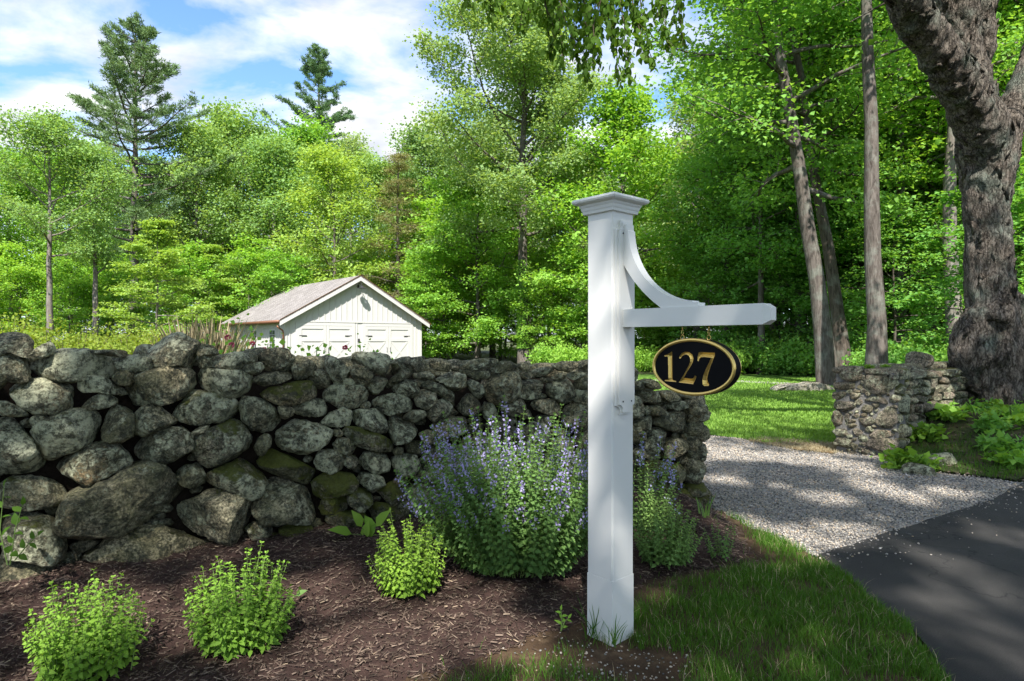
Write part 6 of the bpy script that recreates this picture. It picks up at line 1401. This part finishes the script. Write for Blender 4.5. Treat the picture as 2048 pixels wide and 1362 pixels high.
g0 = G(1230, 1292, 0); straps('grass_tuft', g0, 14, .15, 4, 'tuft of long grass growing against the near corner of the post foot', w=.003)
g0 = G(1186, 1275, 0); straps('grass_tuft', g0, 12, .22, 5, 'thin grass tuft at the left side of the post foot', w=.0028)

# weeds on the bank
WD = [shrub_data(90 + k, .17, .22, 9, 6, .055, .075, .034, lf, M_STEM, .72, .8, .5) for k, lf in enumerate((L_MAPLE, L_WOOD, L_CATB))]
rg = np.random.default_rng(14)
NEARW = [('bright leafy weed at the corner where pillar, gravel and bank meet', 1815, 910, 1.25, 2), ('broad-leaved green plant on the bank before the dry wall', 1900, 868, 1.35, 0), ('pale yellow-green seedling clump at the foot of the dry wall', 1955, 832, 1.1, 2), ('leafy weed over the grey boulder by the gravel', 1850, 880, 1.1, 2), ('leafy plant at the far right edge of the bank', 2040, 880, 1.4, 0), ('dark leafy weed beside the flat boulder on the bank', 1990, 885, 1.2, 1)]
for i, (lb, px, py, s, v) in enumerate(NEARW): put_shrub('bank_weed', WD[v], b_(px, py) + np.array([0, 0, -.01]), lb, 'weed', None, s, i * 1.1)
for i in range(26):
    x = rg.uniform(5.0, 8.2); y = rg.uniform(7.0, 9.2)
    if not inpoly(np.array([x]), np.array([y]), BANK)[0] or (y - 8.25) > (x - 5.12) * .7 : continue
    z = float(bank_z(np.array([x]), np.array([y]))[0]); put_shrub('bank_groundcover', WD[i % 2], (x, y, z), 'low weed among the ground cover on the bank under the old tree', 'weed', 'weeds on the bank', rg.uniform(.6, 1.2), i * 2.1)
# pillar top weeds
for i, (px, lb) in enumerate(((1738, 'sprig of green growing out of the middle of the pillar top'), (1772, 'tiny weed in the joint of the pillar top on its right'))):
    p = AT(px, 728, 8.3); put_shrub('pillar_weed', WD[2], (p[0], p[1], PH - .01), lb, 'weed', None, .28, i)

# ------------------------------------------------------------------ ground cover too many to count
def mulch_z(x, y): return terr(x, y) + .003 + mulch_edge(x, y) * (.026 + .03 * fbm(np.stack([x * 14, y * 14, np.zeros(len(x))], 1), 4, .6))
rg = np.random.default_rng(21)
n = 66000; x = rg.uniform(-3.4, 1.7, n); y = rg.uniform(1.7, 5.6, n); k = inpoly(x + .03 * rg.normal(size=n), y + .03 * rg.normal(size=n), MULCH) & (np.abs(x) < y * .95 + .3); x, y = x[k], y[k]; n = len(x)
C = np.stack([x, y, mulch_z(x, y) + rg.uniform(0, .016, n)], 1); a = rg.uniform(0, 6.283, n); A = nrmz(np.stack([np.cos(a), np.sin(a), rg.normal(0, .22, n)], 1)); U = nrmz(np.stack([rg.normal(0, .35, n), rg.normal(0, .35, n), np.ones(n)], 1)); B = nrmz(np.cross(U, A)); U = np.cross(A, B)
L = (.005 + .016 * rg.random(n)[:, None] ** 1.5) * (1 + 1.0 * (rg.random(n)[:, None] > .93)); w = (.0014 + .0042 * rg.random(n)[:, None] ** 1.6); t = rg.uniform(.001, .003, n)[:, None]
V = np.stack([C - A * L - B * w, C - A * L * .9 + B * w * .8, C - A * L * .95 + U * t, C + A * L * .9 - B * w * .6, C + A * L + B * w * .9, C + A * L + U * t], 1).reshape(-1, 3)
tri = np.array([(0, 2, 5), (0, 5, 3), (1, 5, 2), (1, 4, 5), (0, 1, 2), (3, 5, 4)]); T = (np.arange(n)[:, None, None] * 6 + tri[None]).reshape(-1, 3)
link('bark_chips', mesh_np('bark_chips', V, T, False, {'tint': np.repeat(rg.random(n), 6)}, [M_CHIP]), kind='stuff', label='dark brown shredded bark covering the flower bed', cat='bark mulch')
# crushed stone
OCT = (np.array([(1, 0, 0), (-1, 0, 0), (0, 1, 0), (0, -1, 0), (0, 0, 1), (0, 0, -1)], float), np.array([(0, 2, 4), (2, 1, 4), (1, 3, 4), (3, 0, 4), (2, 0, 5), (1, 2, 5), (3, 1, 5), (0, 3, 5)]))
def pebbles(P, r, m, name, label, sd, base=None):
    D, TT = base or ICO[1]; rg = np.random.default_rng(sd); n = len(P); Dn = D[None] * rg.uniform(.65, 1.2, (n, 1, 3)) * (1 + .16 * rg.normal(size=(n, len(D), 1))); a = rg.uniform(0, 6.28, n); c, s_ = np.cos(a)[:, None], np.sin(a)[:, None]
    X = Dn[:, :, 0] * c - Dn[:, :, 1] * s_; Y = Dn[:, :, 0] * s_ + Dn[:, :, 1] * c; V = P[:, None, :] + np.stack([X, Y, Dn[:, :, 2] * .75], 2) * r[:, None, None]
    T = (np.arange(n)[:, None, None] * len(D) + TT[None]).reshape(-1, 3); link(name, mesh_np(name, V.reshape(-1, 3), T, False, {'tint': np.repeat(rg.random(n), len(D))}, [m]), kind='stuff', label=label, cat='gravel')
n = 76000; y = 4.1 + 6.3 * rg.random(n) ** 1.5; x = rg.uniform(1.55, 5.4, n); k = inpoly(x + .03 * rg.normal(size=n), y + .03 * rg.normal(size=n), GRAVEL) & (x < y * .86); x, y = x[k], y[k]; n = len(x)
r = (.0042 + .0072 * rg.random(n) ** 1.4) * (1 + .06 * (y - 4)); pebbles(np.stack([x, y, -.010 + r * .3 + rg.uniform(0, .006, n)], 1), r, M_PEB, 'loose_gravel', 'grey and tan crushed stone covering the drive', 31, OCT)
n = 260; t = rg.random(n); gi = np.array(GRAV_ASPH); q = np.stack([np.interp(t * 6, np.arange(7), gi[:, 0]), np.interp(t * 6, np.arange(7), gi[:, 1])], 1); off = np.abs(rg.normal(0, .22, n)) ** 1.4 * 1.6; q = q + off[:, None] * np.array([.35, -.94]) + rg.normal(0, .02, (n, 2)); k = inpoly(q[:, 0], q[:, 1], ASPH); q = q[k]; r = .003 + .007 * rg.random(len(q)) ** 2
pebbles(np.stack([q[:, 0], q[:, 1], r * .4], 1), r, M_PEB, 'strewn_stones', 'stray pale pebbles scattered over the dark road edge', 32)
n = 420; x = .46 + rg.normal(0, .22, n); y = 2.78 + rg.normal(0, .20, n); r = rg.uniform(.002, .007, n); pebbles(np.stack([x, y, terr(x, y) + .004 + r * .3], 1), r, M_PEB, 'soil_pebbles', 'small stones in the bare soil at the post foot', 33)
# grass
def blades(P, L, w, sd, name, leaf, label, bend=.5, tint=None, cat='grass'):
    rg = np.random.default_rng(sd); n = len(P); a = rg.uniform(0, 6.283, n); lean = np.stack([np.cos(a), np.sin(a), np.zeros(n)], 1) * rg.uniform(.1, bend, n)[:, None]; s_ = np.stack([-np.sin(a), np.cos(a), np.zeros(n)], 1) * w[:, None]; up = np.array([0, 0, 1.0]); L = L[:, None]
    m = P + (up * .55 + lean * .35) * L; tip = P + (up * .92 + lean * 1.1) * L; V = np.stack([P - s_, P + s_, m + s_ * .8, m - s_ * .8, tip], 1).reshape(-1, 3)
    tri = np.array([(0, 1, 2), (0, 2, 3), (3, 2, 4)]); T = (np.arange(n)[:, None, None] * 5 + tri[None]).reshape(-1, 3); ti = rg.random(n) if tint is None else tint
    link(name, mesh_np(name, V, T, False, {'tint': np.repeat(ti, 5)}, [leaf]), kind='stuff', label=label, cat=cat)
n = 260000; x = rg.uniform(-1.2, 2.1, n); y = rg.uniform(1.7, 5.5, n); k = inpoly(x, y, VERGE_OUT) & ~inpoly(x + .05 * rg.normal(size=n), y + .05 * rg.normal(size=n), MULCH) & (np.abs(x) < y * .9); x, y = x[k], y[k]
den = .66 + 1.25 * fbm(np.stack([x * 3.2, y * 3.2, np.full(len(x), 4.)], 1), 3); bare = np.exp(-(((x - .52) / .30) ** 2 + ((y - 2.80) / .30) ** 2) * 1.2); md_ = np.full(len(x), 1e9); mp_ = np.array(MULCH)
for i in range(10):
    a = mp_[i]; b = mp_[i + 1] - a; t = np.clip(((x - a[0]) * b[0] + (y - a[1]) * b[1]) / (b @ b), 0, 1); md_ = np.minimum(md_, np.hypot(x - a[0] - t * b[0], y - a[1] - t * b[1]))
den = den * sstep(.0, .22, md_) - 1.1 * bare; den = np.where((x < .40) & (y > 2.25), den * .55, den); k = rg.random(len(x)) < den; x, y = x[k], y[k]; n = len(x)
blades(np.stack([x, y, terr(x, y)], 1), rg.uniform(.02, .068, n), rg.uniform(.0010, .0019, n), 5, 'verge_grass', L_GRASS, 'thick green grass of the verge between the flower bed and the road', .9)
kd = rg.random(n) < .05; xd, yd = x[kd] + rg.normal(0, .01, kd.sum()), y[kd] + rg.normal(0, .01, kd.sum()); nd_ = len(xd)
blades(np.stack([xd, yd, terr(xd, yd)], 1), rg.uniform(.03, .08, nd_), rg.uniform(.0008, .0015, nd_), 15, 'dry_blades', L_STRAW, 'dead straw-coloured blades among the verge grass', 1.3)
n = 66000; y = 8.8 * (24 / 8.8) ** rg.random(n); x = y * rg.uniform(.12, .78, n); k = inpoly(x, y, LAWN); x, y = x[k], y[k]; n = len(x); tn = np.clip(.5 + .5 * fbm(np.stack([x * 1.2, y * 1.2, np.zeros(n)], 1), 3) + .25 * rg.normal(size=n), 0, 1)
blades(np.stack([x, y, np.zeros(n)], 1), rg.uniform(.03, .055, n), .0028 + .00045 * y, 6, 'lawn_grass', L_LAWN, 'mown lawn grass beyond the drive', .8, tn)
n = 14000; t = rg.random(n); x = rg.uniform(2.6, 4.4, n); y = rg.uniform(8.0, 9.6, n); k = inpoly(x + .06 * rg.normal(size=n), y + .06 * rg.normal(size=n), DRY); x, y = x[k], y[k]; n = len(x)
blades(np.stack([x, y, np.zeros(n)], 1), rg.uniform(.02, .05, n), np.full(n, .003), 7, 'dry_grass', L_STRAW, 'scorched tan grass along the edge of the lawn', 1.1)
n = 42000; x = rg.uniform(4.6, 9.5, n); y = rg.uniform(6.3, 9.6, n); k = inpoly(x, y, BANK); x, y = x[k], y[k]; z = bank_z(x, y); k = rg.random(len(x)) < np.clip(1.05 - z * 3.2, .08, 1) * np.clip(.5 + .9 * fbm(np.stack([x * 2, y * 2, np.ones(len(x))], 1), 3), 0, 1); x, y, z = x[k], y[k], z[k]; n = len(x)
blades(np.stack([x, y, z], 1), rg.uniform(.03, .10, n), rg.uniform(.0015, .003, n), 8, 'bank_grass', L_GRASS, 'grass and moss along the foot of the bank', .9)
# dead leaves and needles on the bank
n = 2600; x = rg.uniform(4.7, 9.0, n); y = rg.uniform(6.4, 10, n); k = inpoly(x, y, BANK); x, y = x[k], y[k]; n = len(x); z = bank_z(x, y) + .012; V, T = leaf_quads(np.stack([x, y, z], 1), rdir(rg, n) * [1, 1, .2], rdir(rg, n, 2.5), rg.uniform(.03, .07, n), rg.uniform(.008, .02, n), .2)
link('leaf_litter', mesh_np('leaf_litter', V, T, False, {'tint': np.repeat(rg.random(n) * .9, 4)}, [M_CHIP]), kind='stuff', label='dead brown leaves strewn on the bank', cat='leaf litter')
